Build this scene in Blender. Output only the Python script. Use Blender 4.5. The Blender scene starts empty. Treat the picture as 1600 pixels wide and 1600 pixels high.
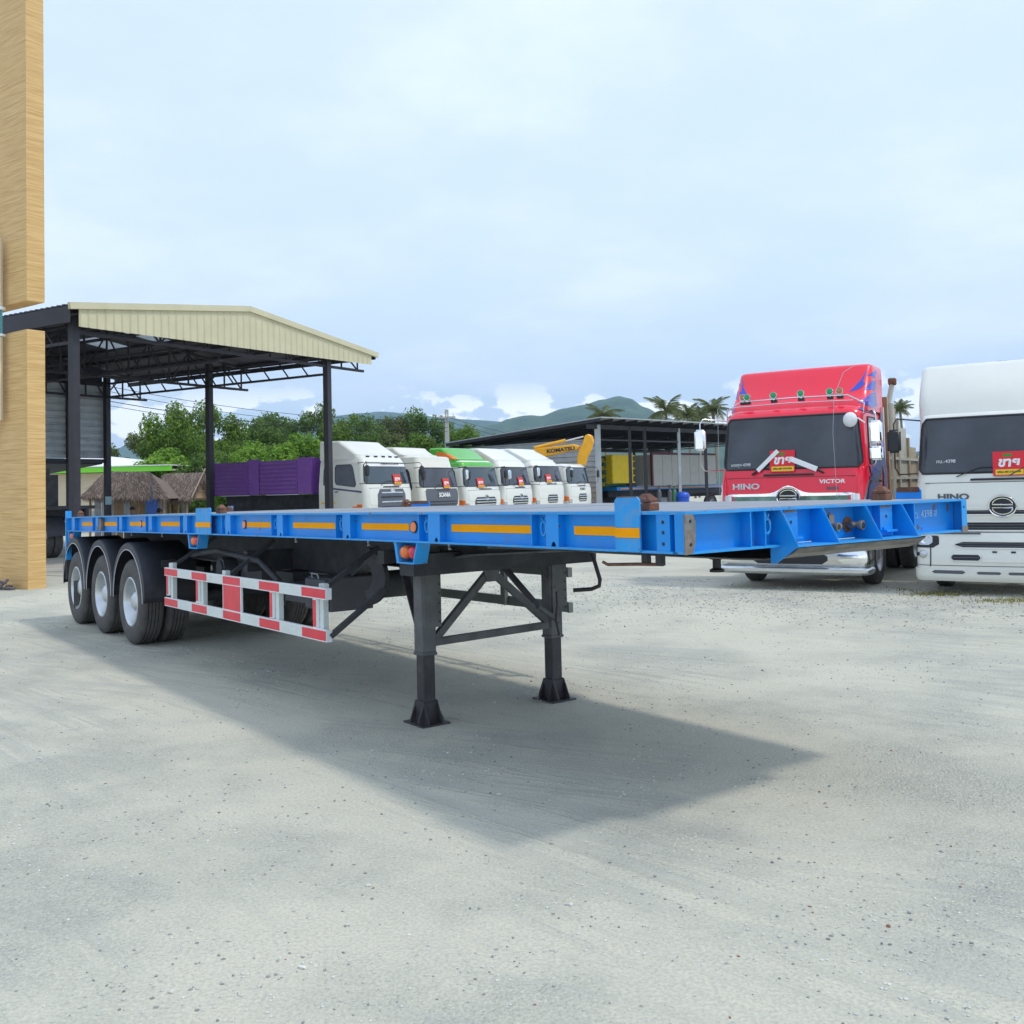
import bpy, bmesh, math, random
from math import sin, cos, pi, radians, atan2, sqrt, hypot
from mathutils import Vector, Matrix, noise
random.seed(7)
sc = bpy.context.scene
C = sc.collection
V = Vector

# ------------------------------------------------------------------ camera
F, ROLL, HY, PIT, H = 1559.66, .0242, 699.52, .0411, 1.7472   # focal length (px of 1600), roll, row of the optical axis, pitch, eye height
cam = bpy.data.cameras.new('camera')
cam.sensor_width = 36; cam.lens = F/1600*36
cam.shift_y = -(800-HY)/1600
cam.clip_start = .1; cam.clip_end = 20000
co = bpy.data.objects.new('camera', cam); C.objects.link(co)
co.matrix_world = Matrix.Translation((0, 0, H)) @ Matrix.Rotation(pi/2+PIT, 4, 'X') @ Matrix.Rotation(-ROLL, 4, 'Z')
sc.camera = co
cR, sR = cos(ROLL), sin(ROLL)
def ray(px, py):
    u, v = px-800, py-HY
    up = -(sR*u+cR*v)
    return V((cR*u-sR*v, F*cos(PIT)-up*sin(PIT), F*sin(PIT)+up*cos(PIT)))
def at(px, py, Y):
    r = ray(px, py)*1.0; return r*(Y/r.y)+V((0, 0, H))
def gr(px, py):
    r = ray(px, py)*1.0; return r*(-H/r.z)+V((0, 0, H))

# ------------------------------------------------------------------ light
SUN = V((.93, -.30, 1.6)).normalized()
elev = math.asin(SUN.z); az = atan2(SUN.x, SUN.y)
sc.view_settings.view_transform = 'Standard'; sc.view_settings.look = 'None'
sc.view_settings.gamma = 1; sc.view_settings.exposure = .44
sc.view_settings.use_curve_mapping = False
W = bpy.data.worlds.new('World'); sc.world = W; W.use_nodes = True
nt = W.node_tree; nt.nodes.clear()
def N(t, **k):
    n = nt.nodes.new(t)
    for a, b in k.items(): setattr(n, a, b)
    return n
L = lambda a, b: nt.links.new(a, b)
out = N('ShaderNodeOutputWorld'); bg = N('ShaderNodeBackground'); bg.inputs[1].default_value = .15
L(bg.outputs[0], out.inputs[0])
sky = N('ShaderNodeTexSky', sky_type='NISHITA', sun_disc=False, sun_elevation=elev, sun_rotation=az)
sky.air_density = 1.0; sky.dust_density = 1.2; sky.ozone_density = 1.0
tc = N('ShaderNodeTexCoord'); sep = N('ShaderNodeSeparateXYZ'); L(tc.outputs['Generated'], sep.inputs[0])
def wmath(op, a, b=None, c=None, clamp=False):
    m = N('ShaderNodeMath', operation=op, use_clamp=clamp)
    for i, x in enumerate((a, b, c)):
        if x is None: continue
        if isinstance(x, (int, float)): m.inputs[i].default_value = x
        else: L(x, m.inputs[i])
    return m.outputs[0]
def wramp(x, a, b):
    m = N('ShaderNodeMapRange', interpolation_type='SMOOTHSTEP'); L(x, m.inputs[0])
    m.inputs[1].default_value = a; m.inputs[2].default_value = b
    return m.outputs[0]
def wnoise(vec, scale, detail, rough=.55):
    n = N('ShaderNodeTexNoise'); L(vec, n.inputs['Vector']); n.inputs['Scale'].default_value = scale
    n.inputs['Detail'].default_value = detail; n.inputs['Roughness'].default_value = rough
    return n.outputs['Fac']
zz = sep.outputs[2]
# thin veil of cloud: direction projected on a high layer
zc = wmath('MAXIMUM', zz, .03)
den = wmath('ADD', zc, .18)
cx, cy_ = wmath('DIVIDE', sep.outputs[0], den), wmath('DIVIDE', sep.outputs[1], den)
cv = N('ShaderNodeCombineXYZ'); L(cx, cv.inputs[0]); L(cy_, cv.inputs[1])
veil = wramp(wnoise(cv.outputs[0], 1.1, 7, .56), .40, .74)
# low cumulus band along the horizon, all the way round
mp = N('ShaderNodeMapping'); L(tc.outputs['Generated'], mp.inputs[0]); mp.inputs['Scale'].default_value = (1, 1, 1.9)
mp.inputs['Location'].default_value = (3.3, .4, .2)
cn = wnoise(mp.outputs[0], 15, 7, .5)
hi = wramp(zz, .112, .078); lo = wramp(zz, .0, .03)
cum = wramp(wmath('ADD', cn, wmath('MULTIPLY', wmath('MULTIPLY', hi, lo), .12)), .575, .615)
cum = wmath('MULTIPLY', cum, hi)
haze = wramp(zz, .5, -.02)
def wmix(f, a, b):
    m = N('ShaderNodeMix', data_type='RGBA')
    L(f, m.inputs[0])
    for i, x in ((6, a), (7, b)):
        if isinstance(x, tuple): m.inputs[i].default_value = x
        else: L(x, m.inputs[i])
    return m.outputs[2]
base = wmix(wmath('ADD', wmath('MULTIPLY', haze, .10), .85), sky.outputs[0], (4.25, 5.05, 6.45, 1))
c1 = wmix(wmath('MULTIPLY', veil, .8), base, (5.4, 5.95, 6.85, 1))
shade = wramp(cn, .78, .66)
c2 = wmix(wmath('MULTIPLY', cum, .85), c1, (9.2, 9.1, 9.0, 1))
L(c2, bg.inputs[0])
sun = bpy.data.lights.new('sun', 'SUN'); sun.energy = 1.3; sun.angle = radians(5); sun.color = (1, .95, .87)
so = bpy.data.objects.new('sun', sun); C.objects.link(so)
so.rotation_euler = (-SUN).to_track_quat('-Z', 'Y').to_euler()
sc.cycles.volume_bounces = 0; sc.cycles.max_bounces = 8

# ------------------------------------------------------------------ materials
def mat(name, col, rough=.5, metal=0, var=.0, vs=3, bump=0, bs=60, dirt=None, da=.5, ds=2.2, coat=0, spec=None, stretch=None, emit=None, alpha=1, chips=0, chipcol=(.13, .075, .05), cs=16):
    m = bpy.data.materials.new(name); m.use_nodes = True
    t = m.node_tree; n = t.nodes; l = t.links
    b = n['Principled BSDF']
    b.inputs['Base Color'].default_value = (*col, 1); b.inputs['Roughness'].default_value = rough
    b.inputs['Metallic'].default_value = metal
    if coat: b.inputs['Coat Weight'].default_value = coat; b.inputs['Coat Roughness'].default_value = .05
    if spec is not None: b.inputs['Specular IOR Level'].default_value = spec
    if emit: b.inputs['Emission Color'].default_value = (*col, 1); b.inputs['Emission Strength'].default_value = emit
    if alpha < 1: b.inputs['Transmission Weight'].default_value = 1-alpha
    tcn = n.new('ShaderNodeTexCoord'); vec = tcn.outputs['Object']
    if stretch:
        mp = n.new('ShaderNodeMapping'); mp.inputs['Scale'].default_value = stretch; l.new(vec, mp.inputs[0]); vec = mp.outputs[0]
    def nz(scale, det=5, r=.55):
        x = n.new('ShaderNodeTexNoise'); x.inputs['Scale'].default_value = scale; x.inputs['Detail'].default_value = det
        x.inputs['Roughness'].default_value = r; l.new(vec, x.inputs['Vector']); return x.outputs['Fac']
    def ramp(x, a, b_, lo=0., hi=1.):
        r = n.new('ShaderNodeMapRange'); l.new(x, r.inputs[0]); r.inputs[1].default_value = a; r.inputs[2].default_value = b_
        r.inputs[3].default_value = lo; r.inputs[4].default_value = hi; return r.outputs[0]
    cur = None
    if var:
        mx = n.new('ShaderNodeMix'); mx.data_type = 'RGBA'
        l.new(ramp(nz(vs), .3, .7), mx.inputs[0])
        mx.inputs[6].default_value = (*[c*(1-var) for c in col], 1); mx.inputs[7].default_value = (*[min(1, c*(1+var)) for c in col], 1)
        cur = mx.outputs[2]
    if dirt:
        mx = n.new('ShaderNodeMix'); mx.data_type = 'RGBA'
        l.new(ramp(nz(ds, 9, .65), .5, .72, 0, da), mx.inputs[0])
        if cur: l.new(cur, mx.inputs[6])
        else: mx.inputs[6].default_value = (*col, 1)
        mx.inputs[7].default_value = (*dirt, 1); cur = mx.outputs[2]
    if chips:
        mx = n.new('ShaderNodeMix'); mx.data_type = 'RGBA'; l.new(ramp(nz(cs, 10, .6), .735-chips*.1, .75-chips*.1, 0, .85), mx.inputs[0])
        if cur: l.new(cur, mx.inputs[6])
        else: mx.inputs[6].default_value = (*col, 1)
        mx.inputs[7].default_value = (*chipcol, 1); cur = mx.outputs[2]
    if cur: l.new(cur, b.inputs['Base Color'])
    if bump:
        bp = n.new('ShaderNodeBump'); bp.inputs['Strength'].default_value = bump; bp.inputs['Distance'].default_value = .01
        l.new(nz(bs, 4), bp.inputs['Height']); l.new(bp.outputs[0], b.inputs['Normal'])
    return m
M = {}
def mm(name, *a, **k): M[name] = mat(name, *a, **k); return M[name]
mm('blue_paint', (.002, .265, .75), .42, var=.14, vs=2.5, dirt=(.10, .17, .27), da=.45, ds=5, bump=.15, bs=25, chips=.75, cs=7)
mm('blue_paint_light', (.015, .315, .75), .5, var=.1, vs=4, dirt=(.25, .3, .36), da=.6, ds=7, chips=1.0, cs=12)
mm('rust', (.17, .075, .045), .85, var=.35, vs=14, bump=.8, bs=80, dirt=(.28, .17, .12), da=.6, ds=12)
mm('worn_edge', (.2, .17, .15), .8, var=.3, vs=18, dirt=(.2, .3, .3), da=.8, ds=14, bump=.4)
mm('deck_steel', (.27, .29, .32), .6, var=.22, vs=2.5, dirt=(.08, .08, .085), da=.7, ds=5, stretch=(1, 6, 1), bump=.3, bs=30)
mm('amber_tape', (1, .38, .0), .7, var=.06, vs=8, spec=.15)
mm('amber_lens', (.9, .22, .04), .2, coat=.4)
mm('orange_lens', (.9, .2, .02), .15, coat=.5)
mm('red_lens', (.7, .02, .05), .15, coat=.5)
mm('chassis', (.045, .046, .052), .7, var=.3, vs=4, dirt=(.12, .115, .11), da=.45, ds=5, bump=.3, bs=40)
mm('leg_steel', (.115, .12, .12), .6, var=.3, vs=5, dirt=(.1, .105, .1), da=.7, ds=7, bump=.3, bs=50, chips=.9, cs=9)
mm('leg_black', (.04, .036, .04), .5, var=.3, vs=5, dirt=(.1, .09, .08), da=.5, ds=9)
mm('rubber', (.088, .083, .08), .85, var=.2, vs=8, dirt=(.15, .135, .115), da=.7, ds=5, bump=.3, bs=90)
mm('guard_plastic', (.032, .033, .042), .55, var=.2, vs=3, dirt=(.09, .09, .095), da=.35, ds=4)
mm('piping', (.6, .6, .6), .6)
mm('rim_silver', (.62, .65, .66), .33, metal=.75, var=.08, vs=6, dirt=(.3, .3, .28), da=.4, ds=9)
mm('rail_white', (.68, .73, .70), .5, var=.05, dirt=(.4, .4, .36), da=.35, ds=8)
mm('rail_edge', (.8, .82, .82), .5)
mm('rail_red', (.76, .03, .055), .4, chips=.5, chipcol=(.6, .3, .3), cs=14, var=.12, vs=6, dirt=(.75, .12, .12), da=.3, ds=11)
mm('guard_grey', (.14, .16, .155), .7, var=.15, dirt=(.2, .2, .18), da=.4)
mm('box_grey', (.09, .09, .1), .6, var=.15, dirt=(.16, .15, .14), da=.4)
mm('brass', (.3, .25, .2), .45, metal=.7, var=.3, vs=20)
mm('chalk', (.45, .62, .8), .9)
mm('red_paint', (.85, .008, .04), .28, coat=.6, var=.03)
mm('blue_decal', (.02, .06, .5), .3, coat=.5)
mm('dark_decal', (.08, .08, .18), .3, coat=.5)
mm('yellow_decal', (.85, .3, .02), .35)
mm('white_paint', (.77, .77, .70), .3, coat=.5, var=.03, dirt=(.55, .55, .48), da=.25, ds=1.5)
mm('cream_paint', (.74, .72, .62), .32, coat=.4, var=.03, dirt=(.5, .48, .4), da=.25, ds=1.5)
mm('green_paint', (.08, .42, .03), .32, coat=.5, var=.1)
mm('glass_dark', (.05, .054, .066), .07, spec=.6, var=.45, vs=.9)  # broad tone variation paints faint cloud reflections into the opaque glass
mm('glass_cab', (.05, .07, .085), .06, spec=.8)
mm('curtain_green', (.05, .09, .05), .5)
mm('black_plastic', (.018, .018, .022), .45)
mm('grey_plastic', (.1, .11, .13), .5)
mm('chrome', (.85, .87, .88), .09, metal=1)
mm('chrome_soft', (.7, .72, .72), .22, metal=1, var=.1)
mm('chrome_dark_reflection', (.12, .2, .16), .15, metal=.9, var=.6, vs=3)  # chrome with its dark greenish reflections put into the colour
mm('headlamp', (.55, .58, .6), .08, metal=.6, coat=1)
mm('sign_red', (.75, .015, .03), .45)
mm('sign_yellow', (.85, .55, .02), .45)
mm('sign_green', (.06, .25, .02), .5)
mm('print_white', (.82, .82, .82), .5)
mm('print_black', (.03, .03, .03), .5)
mm('lamp_green', (.0, .36, .12), .25, coat=.5)
mm('lamp_amber', (.5, .22, .07), .25, coat=.5)
mm('purple_paint', (.21, .065, .38), .4, var=.1, vs=1, dirt=(.3, .22, .25), da=.2, ds=3)
mm('yellow_paint', (.85, .40, .008), .4, var=.06, dirt=(.4, .25, .05), da=.3)
mm('yellow_bright', (.85, .62, .0), .4, var=.05, dirt=(.5, .35, .05), da=.3)
mm('shed_steel', (.028, .026, .034), .55, var=.2, vs=2)
mm('shed_roof', (.045, .045, .055), .6, var=.2, vs=2)
mm('roof_sheet', (.45, .48, .5), .4, metal=.4, var=.1)
mm('fascia_cream', (.60, .56, .37), .5, var=.05, vs=2, dirt=(.5, .44, .28), da=.3)
mm('skylight', (.8, .85, .88), .5, alpha=.3)
mm('wall_sheet', (.48, .53, .55), .5, var=.12, vs=1.5, dirt=(.2, .22, .22), da=.4)
mm('galvanised', (.42, .45, .47), .45, metal=.4, var=.1, dirt=(.3, .3, .3), da=.3)
mm('zinc_old', (.36, .39, .41), .6, metal=.2, var=.25, vs=5)
mm('cream_wall', (.62, .52, .38), .8, var=.05)
mm('lime_trim', (.22, .72, .04), .5)
mm('thatch', (.17, .125, .10), .95, var=.45, vs=20, stretch=(1, 1, .3))
mm('thatch_pale', (.34, .27, .21), .95, var=.3, vs=20)
mm('thatch_dark', (.10, .075, .065), .95, var=.3, vs=20)
mm('bamboo', (.33, .22, .13), .7, var=.2, vs=9)
mm('pole_concrete', (.45, .44, .42), .8, var=.1)
mm('wire', (.04, .04, .045), .6)
mm('skin', (.35, .19, .12), .6)
mm('hair', (.012, .01, .01), .6)
mm('shirt_purple', (.07, .05, .5), .8)
mm('shirt_brown', (.12, .06, .05), .8)
mm('shirt_blue', (.04, .1, .35), .8)
mm('trouser', (.03, .03, .04), .8)
mm('beige_paint', (.42, .34, .21), .5, var=.1, dirt=(.22, .15, .08), da=.5, ds=4)
mm('beige_light', (.5, .48, .40), .5, var=.08, dirt=(.3, .25, .18), da=.4, ds=4)
mm('body_grey', (.42, .42, .40), .5, var=.05, dirt=(.3, .27, .23), da=.4)
mm('maroon', (.10, .015, .03), .5)
mm('gas_green', (.04, .15, .08), .4)
mm('gas_grey', (.09, .09, .1), .4)
mm('drum_blue', (.01, .08, .5), .35)
mm('exhaust', (.35, .15, .08), .6, var=.3, vs=9)
mm('debris_dark', (.12, .11, .12), .9, var=.4, vs=30)
mm('bark', (.16, .13, .10), .9, var=.3, vs=8, bump=.5)
mm('palm_bark', (.2, .17, .14), .9, var=.3, vs=8)
mm('teal_glass', (.0, .22, .22), .1, spec=.7)
mm('cream_trim', (.75, .68, .5), .6)
mm('concrete', (.42, .39, .33), .85, var=.12, vs=1)

def leaf_mat(name, a, b, c):
    m = bpy.data.materials.new(name); m.use_nodes = True; t = m.node_tree; n = t.nodes; l = t.links
    p = n['Principled BSDF']; p.inputs['Roughness'].default_value = .6; p.inputs['Specular IOR Level'].default_value = .25
    tcn = n.new('ShaderNodeTexCoord'); g = n.new('ShaderNodeNewGeometry')
    x = n.new('ShaderNodeTexNoise'); x.inputs['Scale'].default_value = .55; x.inputs['Detail'].default_value = 3; l.new(tcn.outputs['Object'], x.inputs['Vector'])
    ad = n.new('ShaderNodeMath'); ad.operation = 'MULTIPLY_ADD'; l.new(g.outputs['Random Per Island'], ad.inputs[0]); ad.inputs[1].default_value = .45
    l.new(x.outputs['Fac'], ad.inputs[2])
    r = n.new('ShaderNodeValToRGB'); l.new(ad.outputs[0], r.inputs[0])
    e = r.color_ramp.elements; e[0].position = .4; e[0].color = (*a, 1); e[1].position = .95; e[1].color = (*c, 1)
    k = e.new(.68); k.color = (*b, 1)
    l.new(r.outputs[0], p.inputs['Base Color'])
    tr = n.new('ShaderNodeBsdfTranslucent'); l.new(r.outputs[0], tr.inputs[0])
    mx = n.new('ShaderNodeMixShader'); mx.inputs[0].default_value = .35; l.new(p.outputs[0], mx.inputs[1]); l.new(tr.outputs[0], mx.inputs[2])
    l.new(mx.outputs[0], n['Material Output'].inputs[0])
    M[name] = m; return m
leaf_mat('leaf_mid', (.065, .125, .02), (.135, .24, .035), (.23, .35, .05))
leaf_mat('leaf_bright', (.09, .18, .022), (.17, .32, .035), (.27, .44, .05))
leaf_mat('leaf_dark', (.05, .10, .022), (.105, .19, .038), (.18, .28, .055))
leaf_mat('leaf_olive', (.075, .10, .03), (.13, .165, .05), (.2, .24, .08))
leaf_mat('leaf_palm', (.06, .085, .03), (.12, .15, .045), (.24, .24, .08))
leaf_mat('leaf_grass', (.12, .14, .03), (.22, .22, .05), (.34, .30, .07))

# ------------------------------------------------------------------ mesh helper
class MB:
    def __init__(s): s.v = []; s.f = []; s.m = []
    def add(s, vs, fs, mi=0):
        k = len(s.v); s.v += [tuple(v) for v in vs]; s.f += [tuple(i+k for i in f) for f in fs]; s.m += [mi]*len(fs)
        return s
    def box(s, x0, x1, y0, y1, z0, z1, mi=0):
        return s.add([(x, y, z) for x in (x0, x1) for y in (y0, y1) for z in (z0, z1)],
                     [(0, 1, 3, 2), (4, 6, 7, 5), (0, 4, 5, 1), (2, 3, 7, 6), (0, 2, 6, 4), (1, 5, 7, 3)], mi)
    def obox(s, c, size, R=None, mi=0):
        c = V(c); h = V(size)/2; R = R or Matrix.Identity(3)
        vs = [c+R@V((x*h.x, y*h.y, z*h.z)) for x in (-1, 1) for y in (-1, 1) for z in (-1, 1)]
        return s.add(vs, [(0, 1, 3, 2), (4, 6, 7, 5), (0, 4, 5, 1), (2, 3, 7, 6), (0, 2, 6, 4), (1, 5, 7, 3)], mi)
    def bar(s, p, q, w, h, up=(0, 0, 1), mi=0):
        p, q = V(p), V(q); d = (q-p); ln = d.length; d.normalize(); up = V(up)
        if abs(d.dot(up)) > .98: up = V((0, 1, 0))
        a = d.cross(up).normalized(); b = a.cross(d)
        R = Matrix((d, a, b)).transposed()
        return s.obox((p+q)/2, (ln, w, h), R, mi)
    def cyl(s, p, q, r, n=12, r2=None, mi=0, cap=True):
        p, q = V(p), V(q); r2 = r if r2 is None else r2; d = (q-p).normalized()
        a = d.orthogonal().normalized(); b = d.cross(a)
        vs = [c+(a*cos(2*pi*i/n)+b*sin(2*pi*i/n))*rr for c, rr in ((p, r), (q, r2)) for i in range(n)]
        fs = [(i, (i+1) % n, n+(i+1) % n, n+i) for i in range(n)]
        if cap: fs += [tuple(range(n))[::-1], tuple(range(n, 2*n))]
        return s.add(vs, fs, mi)
    def tube(s, pts, r, n=8, mi=0, closed=False):
        pts = [V(p) for p in pts]; k = len(pts); vs = []; a = None
        for i in range(k):
            d = (pts[(i+1) % k]-pts[i-1]) if closed or 0 < i < k-1 else (pts[1]-pts[0] if i == 0 else pts[-1]-pts[-2])
            d.normalize()
            a = d.orthogonal().normalized() if a is None else (a-d*a.dot(d)).normalized()
            b = d.cross(a)
            vs += [pts[i]+(a*cos(2*pi*j/n)+b*sin(2*pi*j/n))*r for j in range(n)]
        fs = [(i*n+j, i*n+(j+1) % n, ((i+1) % k)*n+(j+1) % n, ((i+1) % k)*n+j) for i in range(k if closed else k-1) for j in range(n)]
        if not closed: fs += [tuple(range(n))[::-1], tuple(range((k-1)*n, k*n))]
        return s.add(vs, fs, mi)
    def lathe(s, prof, o, ax, n=32, mi=0):          # prof: (radius, along axis)
        o, d = V(o), V(ax).normalized(); a = d.orthogonal().normalized(); b = d.cross(a); k = len(prof)
        vs = [o+d*h+(a*cos(2*pi*i/n)+b*sin(2*pi*i/n))*r for r, h in prof for i in range(n)]
        return s.add(vs, [(j*n+i, j*n+(i+1) % n, (j+1)*n+(i+1) % n, (j+1)*n+i) for j in range(k-1) for i in range(n)], mi)
    def prism(s, poly, fn, t0, t1, mi=0):           # fn(a, b, t) -> point
        n = len(poly)
        vs = [fn(a, b, t0) for a, b in poly]+[fn(a, b, t1) for a, b in poly]
        return s.add(vs, [tuple(range(n)), tuple(range(n, 2*n))[::-1]]+[(i, (i+1) % n, n+(i+1) % n, n+i) for i in range(n)], mi)
    def build(s, name, mats, parent=None, smooth=0, bevel=0, warp=None, label=None, kind=None, seg=1, recalc=True):
        me = bpy.data.meshes.new(name)
        vs = [warp(v) for v in s.v] if warp else s.v
        me.from_pydata(vs, [], s.f)
        mats = mats if isinstance(mats, (list, tuple)) else [mats]
        for x in mats: me.materials.append(M[x])
        if len(mats) > 1: me.polygons.foreach_set('material_index', s.m)
        if recalc or bevel:
            bm = bmesh.new(); bm.from_mesh(me)
            bmesh.ops.recalc_face_normals(bm, faces=bm.faces)
            if bevel:
                es = [e for e in bm.edges if len(e.link_faces) == 2 and e.calc_face_angle() > .6]
                bmesh.ops.bevel(bm, geom=es, offset=bevel, segments=seg, affect='EDGES', clamp_overlap=True)
            bm.to_mesh(me); bm.free()
        if smooth:
            me.polygons.foreach_set('use_smooth', [True]*len(me.polygons))
            me.set_sharp_from_angle(angle=radians(smooth))
        o = bpy.data.objects.new(name, me); C.objects.link(o)
        if parent: o.parent = parent
        if label: o['label'] = label
        if kind: o['kind'] = kind
        return o
def tag(o, label, cat, group=None):
    o['label'] = label; o['category'] = cat
    if group: o['group'] = group
    return o
def thing(name, label, cat, loc=(0, 0, 0), rz=0, group=None):
    o = bpy.data.objects.new(name, None); C.objects.link(o); o.empty_display_size = .3
    o.location = loc; o.rotation_euler = (0, 0, rz)
    return tag(o, label, cat, group)
def kids(o): return [x for x in bpy.data.objects if x.parent is o]
def copy_tree(o, loc=None, rz=None, label=None, group=None, parent=None):
    c = o.copy(); C.objects.link(c)
    if parent is not None: c.parent = parent
    if loc is not None: c.location = loc
    if rz is not None: c.rotation_euler = (0, 0, rz)
    if label: c['label'] = label
    if group: c['group'] = group
    for k in KIDS.get(o.name, []) or kids(o): copy_tree(k, parent=c)
    return c
KIDS = {}
def text(body, size, mtl, parent, mtx, shear=0, extrude=.002, name='lettering', bold=0, align='CENTER', sx=1):
    c = bpy.data.curves.new(name, 'FONT'); c.body = body; c.size = size; c.shear = shear; c.extrude = extrude
    c.align_x = align; c.align_y = 'CENTER'; c.offset = bold; c.resolution_u = 3
    c.materials.append(M[mtl]); o = bpy.data.objects.new(name, c)
    me = bpy.data.meshes.new_from_object(o); bpy.data.objects.remove(o); bpy.data.curves.remove(c)
    o = bpy.data.objects.new(name, me); C.objects.link(o)
    o.parent = parent; o.matrix_local = mtx @ Matrix.Diagonal((sx, 1, 1, 1))
    return o
def frame(o, x, y):                                  # matrix from origin, local x, local y
    x = V(x).normalized(); y = V(y); z = x.cross(y).normalized(); y = z.cross(x)
    m = Matrix((x, y, z)).transposed().to_4x4(); m.translation = V(o); return m

# ------------------------------------------------------------------ ground
def ground():
    m = bpy.data.materials.new('gravel_ground'); m.use_nodes = True; t = m.node_tree; n = t.nodes; l = t.links
    b = n['Principled BSDF']; b.inputs['Roughness'].default_value = .95; b.inputs['Specular IOR Level'].default_value = .15
    g = n.new('ShaderNodeTexCoord').outputs['Object']
    def mp(rot, scale):
        x = n.new('ShaderNodeMapping'); x.inputs['Rotation'].default_value = (0, 0, rot); l.new(g, x.inputs[0])
        y = n.new('ShaderNodeMapping'); y.inputs['Scale'].default_value = scale; l.new(x.outputs[0], y.inputs[0]); return y.outputs[0]
    def nz(v, s, d=6, r=.6, dist=0):
        x = n.new('ShaderNodeTexNoise'); l.new(v, x.inputs['Vector']); x.inputs['Scale'].default_value = s
        x.inputs['Detail'].default_value = d; x.inputs['Roughness'].default_value = r; x.inputs['Distortion'].default_value = dist; return x.outputs['Fac']
    def rg(x, a, b_, lo=0., hi=1.):
        r = n.new('ShaderNodeMapRange'); l.new(x, r.inputs[0]); r.inputs[1].default_value = a; r.inputs[2].default_value = b_
        r.inputs[3].default_value = lo; r.inputs[4].default_value = hi; return r.outputs[0]
    def mth(op, a, b_):
        x = n.new('ShaderNodeMath'); x.operation = op
        for i, q in enumerate((a, b_)):
            if isinstance(q, (int, float)): x.inputs[i].default_value = q
            else: l.new(q, x.inputs[i])
        return x.outputs[0]
    def mix(f, a, b_):
        x = n.new('ShaderNodeMix'); x.data_type = 'RGBA'; l.new(f, x.inputs[0])
        for i, q in ((6, a), (7, b_)):
            if isinstance(q, tuple): x.inputs[i].default_value = q
            else: l.new(q, x.inputs[i])
        return x.outputs[2]
    dust = nz(g, .55, 7, .6)                        # where fine dust lies / where loose gravel lies
    patch = rg(dust, .45, .6)
    big = nz(g, .16, 4)
    grain = nz(g, 60, 4, .75); grain2 = nz(g, 170, 2, .7)
    vor = n.new('ShaderNodeTexVoronoi'); vor.inputs['Scale'].default_value = 75; l.new(g, vor.inputs['Vector'])
    chip = n.new('ShaderNodeTexVoronoi'); chip.inputs['Scale'].default_value = 9; l.new(g, chip.inputs['Vector'])
    fine = mix(rg(big, .35, .65), (.575, .55, .43, 1), (.62, .60, .48, 1))
    col = mix(mth('MULTIPLY', rg(grain, .42, .64), .72), fine, (.37, .37, .325, 1))
    stone = mix(rg(vor.outputs['Color'], .2, .9), (.22, .25, .235, 1), (.56, .57, .53, 1))
    col = mix(mth('MULTIPLY', mth('MULTIPLY', patch, rg(grain2, .25, .65)), .48), col, stone)
    speck = mth('MULTIPLY', rg(chip.outputs['Distance'], .12, .07), rg(nz(g, 1.7, 3), .5, .62))
    col = mix(mth('MULTIPLY', speck, .75), col, (.12, .13, .13, 1))
    warm = mth('MULTIPLY', rg(nz(mp(.3, (.5, 1, 1)), .6, 5), .58, .75), .35)
    col = mix(warm, col, (.46, .42, .33, 1))
    # tyre tracks: long stretched streaks in two directions
    tr = []
    for rot, sc_ in ((radians(-34), (.10, 3.0, 1)), (radians(-24), (.08, 2.4, 1)), (radians(-47), (.09, 4.0, 1))):
        s_ = nz(mp(-rot, sc_), 2.2, 5, .6, .3)
        tr.append(mth('MULTIPLY', rg(s_, .5, .62), rg(nz(g, .22+abs(rot)*.1, 3), .45, .6)))
    trk = mth('MAXIMUM', mth('MAXIMUM', tr[0], tr[1]), tr[2])
    col = mix(mth('MULTIPLY', trk, .5), col, (.38, .39, .35, 1))
    red = rg(nz(g, .9, 6, .7), .73, .78)
    col = mix(mth('MULTIPLY', red, .35), col, (.45, .25, .15, 1))
    l.new(col, b.inputs['Base Color'])
    bp = n.new('ShaderNodeBump'); bp.inputs['Strength'].default_value = .8; bp.inputs['Distance'].default_value = .010
    hgt = mth('ADD', mth('MULTIPLY', grain, mth('ADD', mth('MULTIPLY', patch, .8), .45)), mth('MULTIPLY', vor.outputs['Distance'], mth('MULTIPLY', patch, -1.1)))
    hgt = mth('ADD', hgt, mth('MULTIPLY', trk, -1.4))
    l.new(hgt, bp.inputs['Height'])
    b2 = n.new('ShaderNodeBump'); b2.inputs['Strength'].default_value = .5; b2.inputs['Distance'].default_value = .12
    l.new(nz(g, 1.1, 4), b2.inputs['Height']); l.new(b2.outputs[0], bp.inputs['Normal']); l.new(bp.outputs[0], b.inputs['Normal'])
    M['gravel_ground'] = m
    mb = MB(); R_ = 4500
    mb.add([(-R_, -R_, 0), (R_, -R_, 0), (R_, R_, 0), (-R_, R_, 0)], [(0, 1, 2, 3)])
    mb.build('ground', 'gravel_ground', kind='structure')
    # loose stones near the camera and a band of coarse gravel in front of the parked lorries
    mm('stone_pale', (.55, .55, .50), .9, var=.3, vs=3); mm('stone_dark', (.27, .28, .265), .9, var=.4, vs=3); mm('stone_red', (.3, .15, .1), .9, var=.2)
    ico = bmesh.new(); bmesh.ops.create_icosphere(ico, subdivisions=1, radius=1)
    iv = [v.co.copy() for v in ico.verts]; iF = [tuple(v.index for v in f.verts) for f in ico.faces]; ico.free()
    rnd = random.Random(3); mb = MB()
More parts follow.
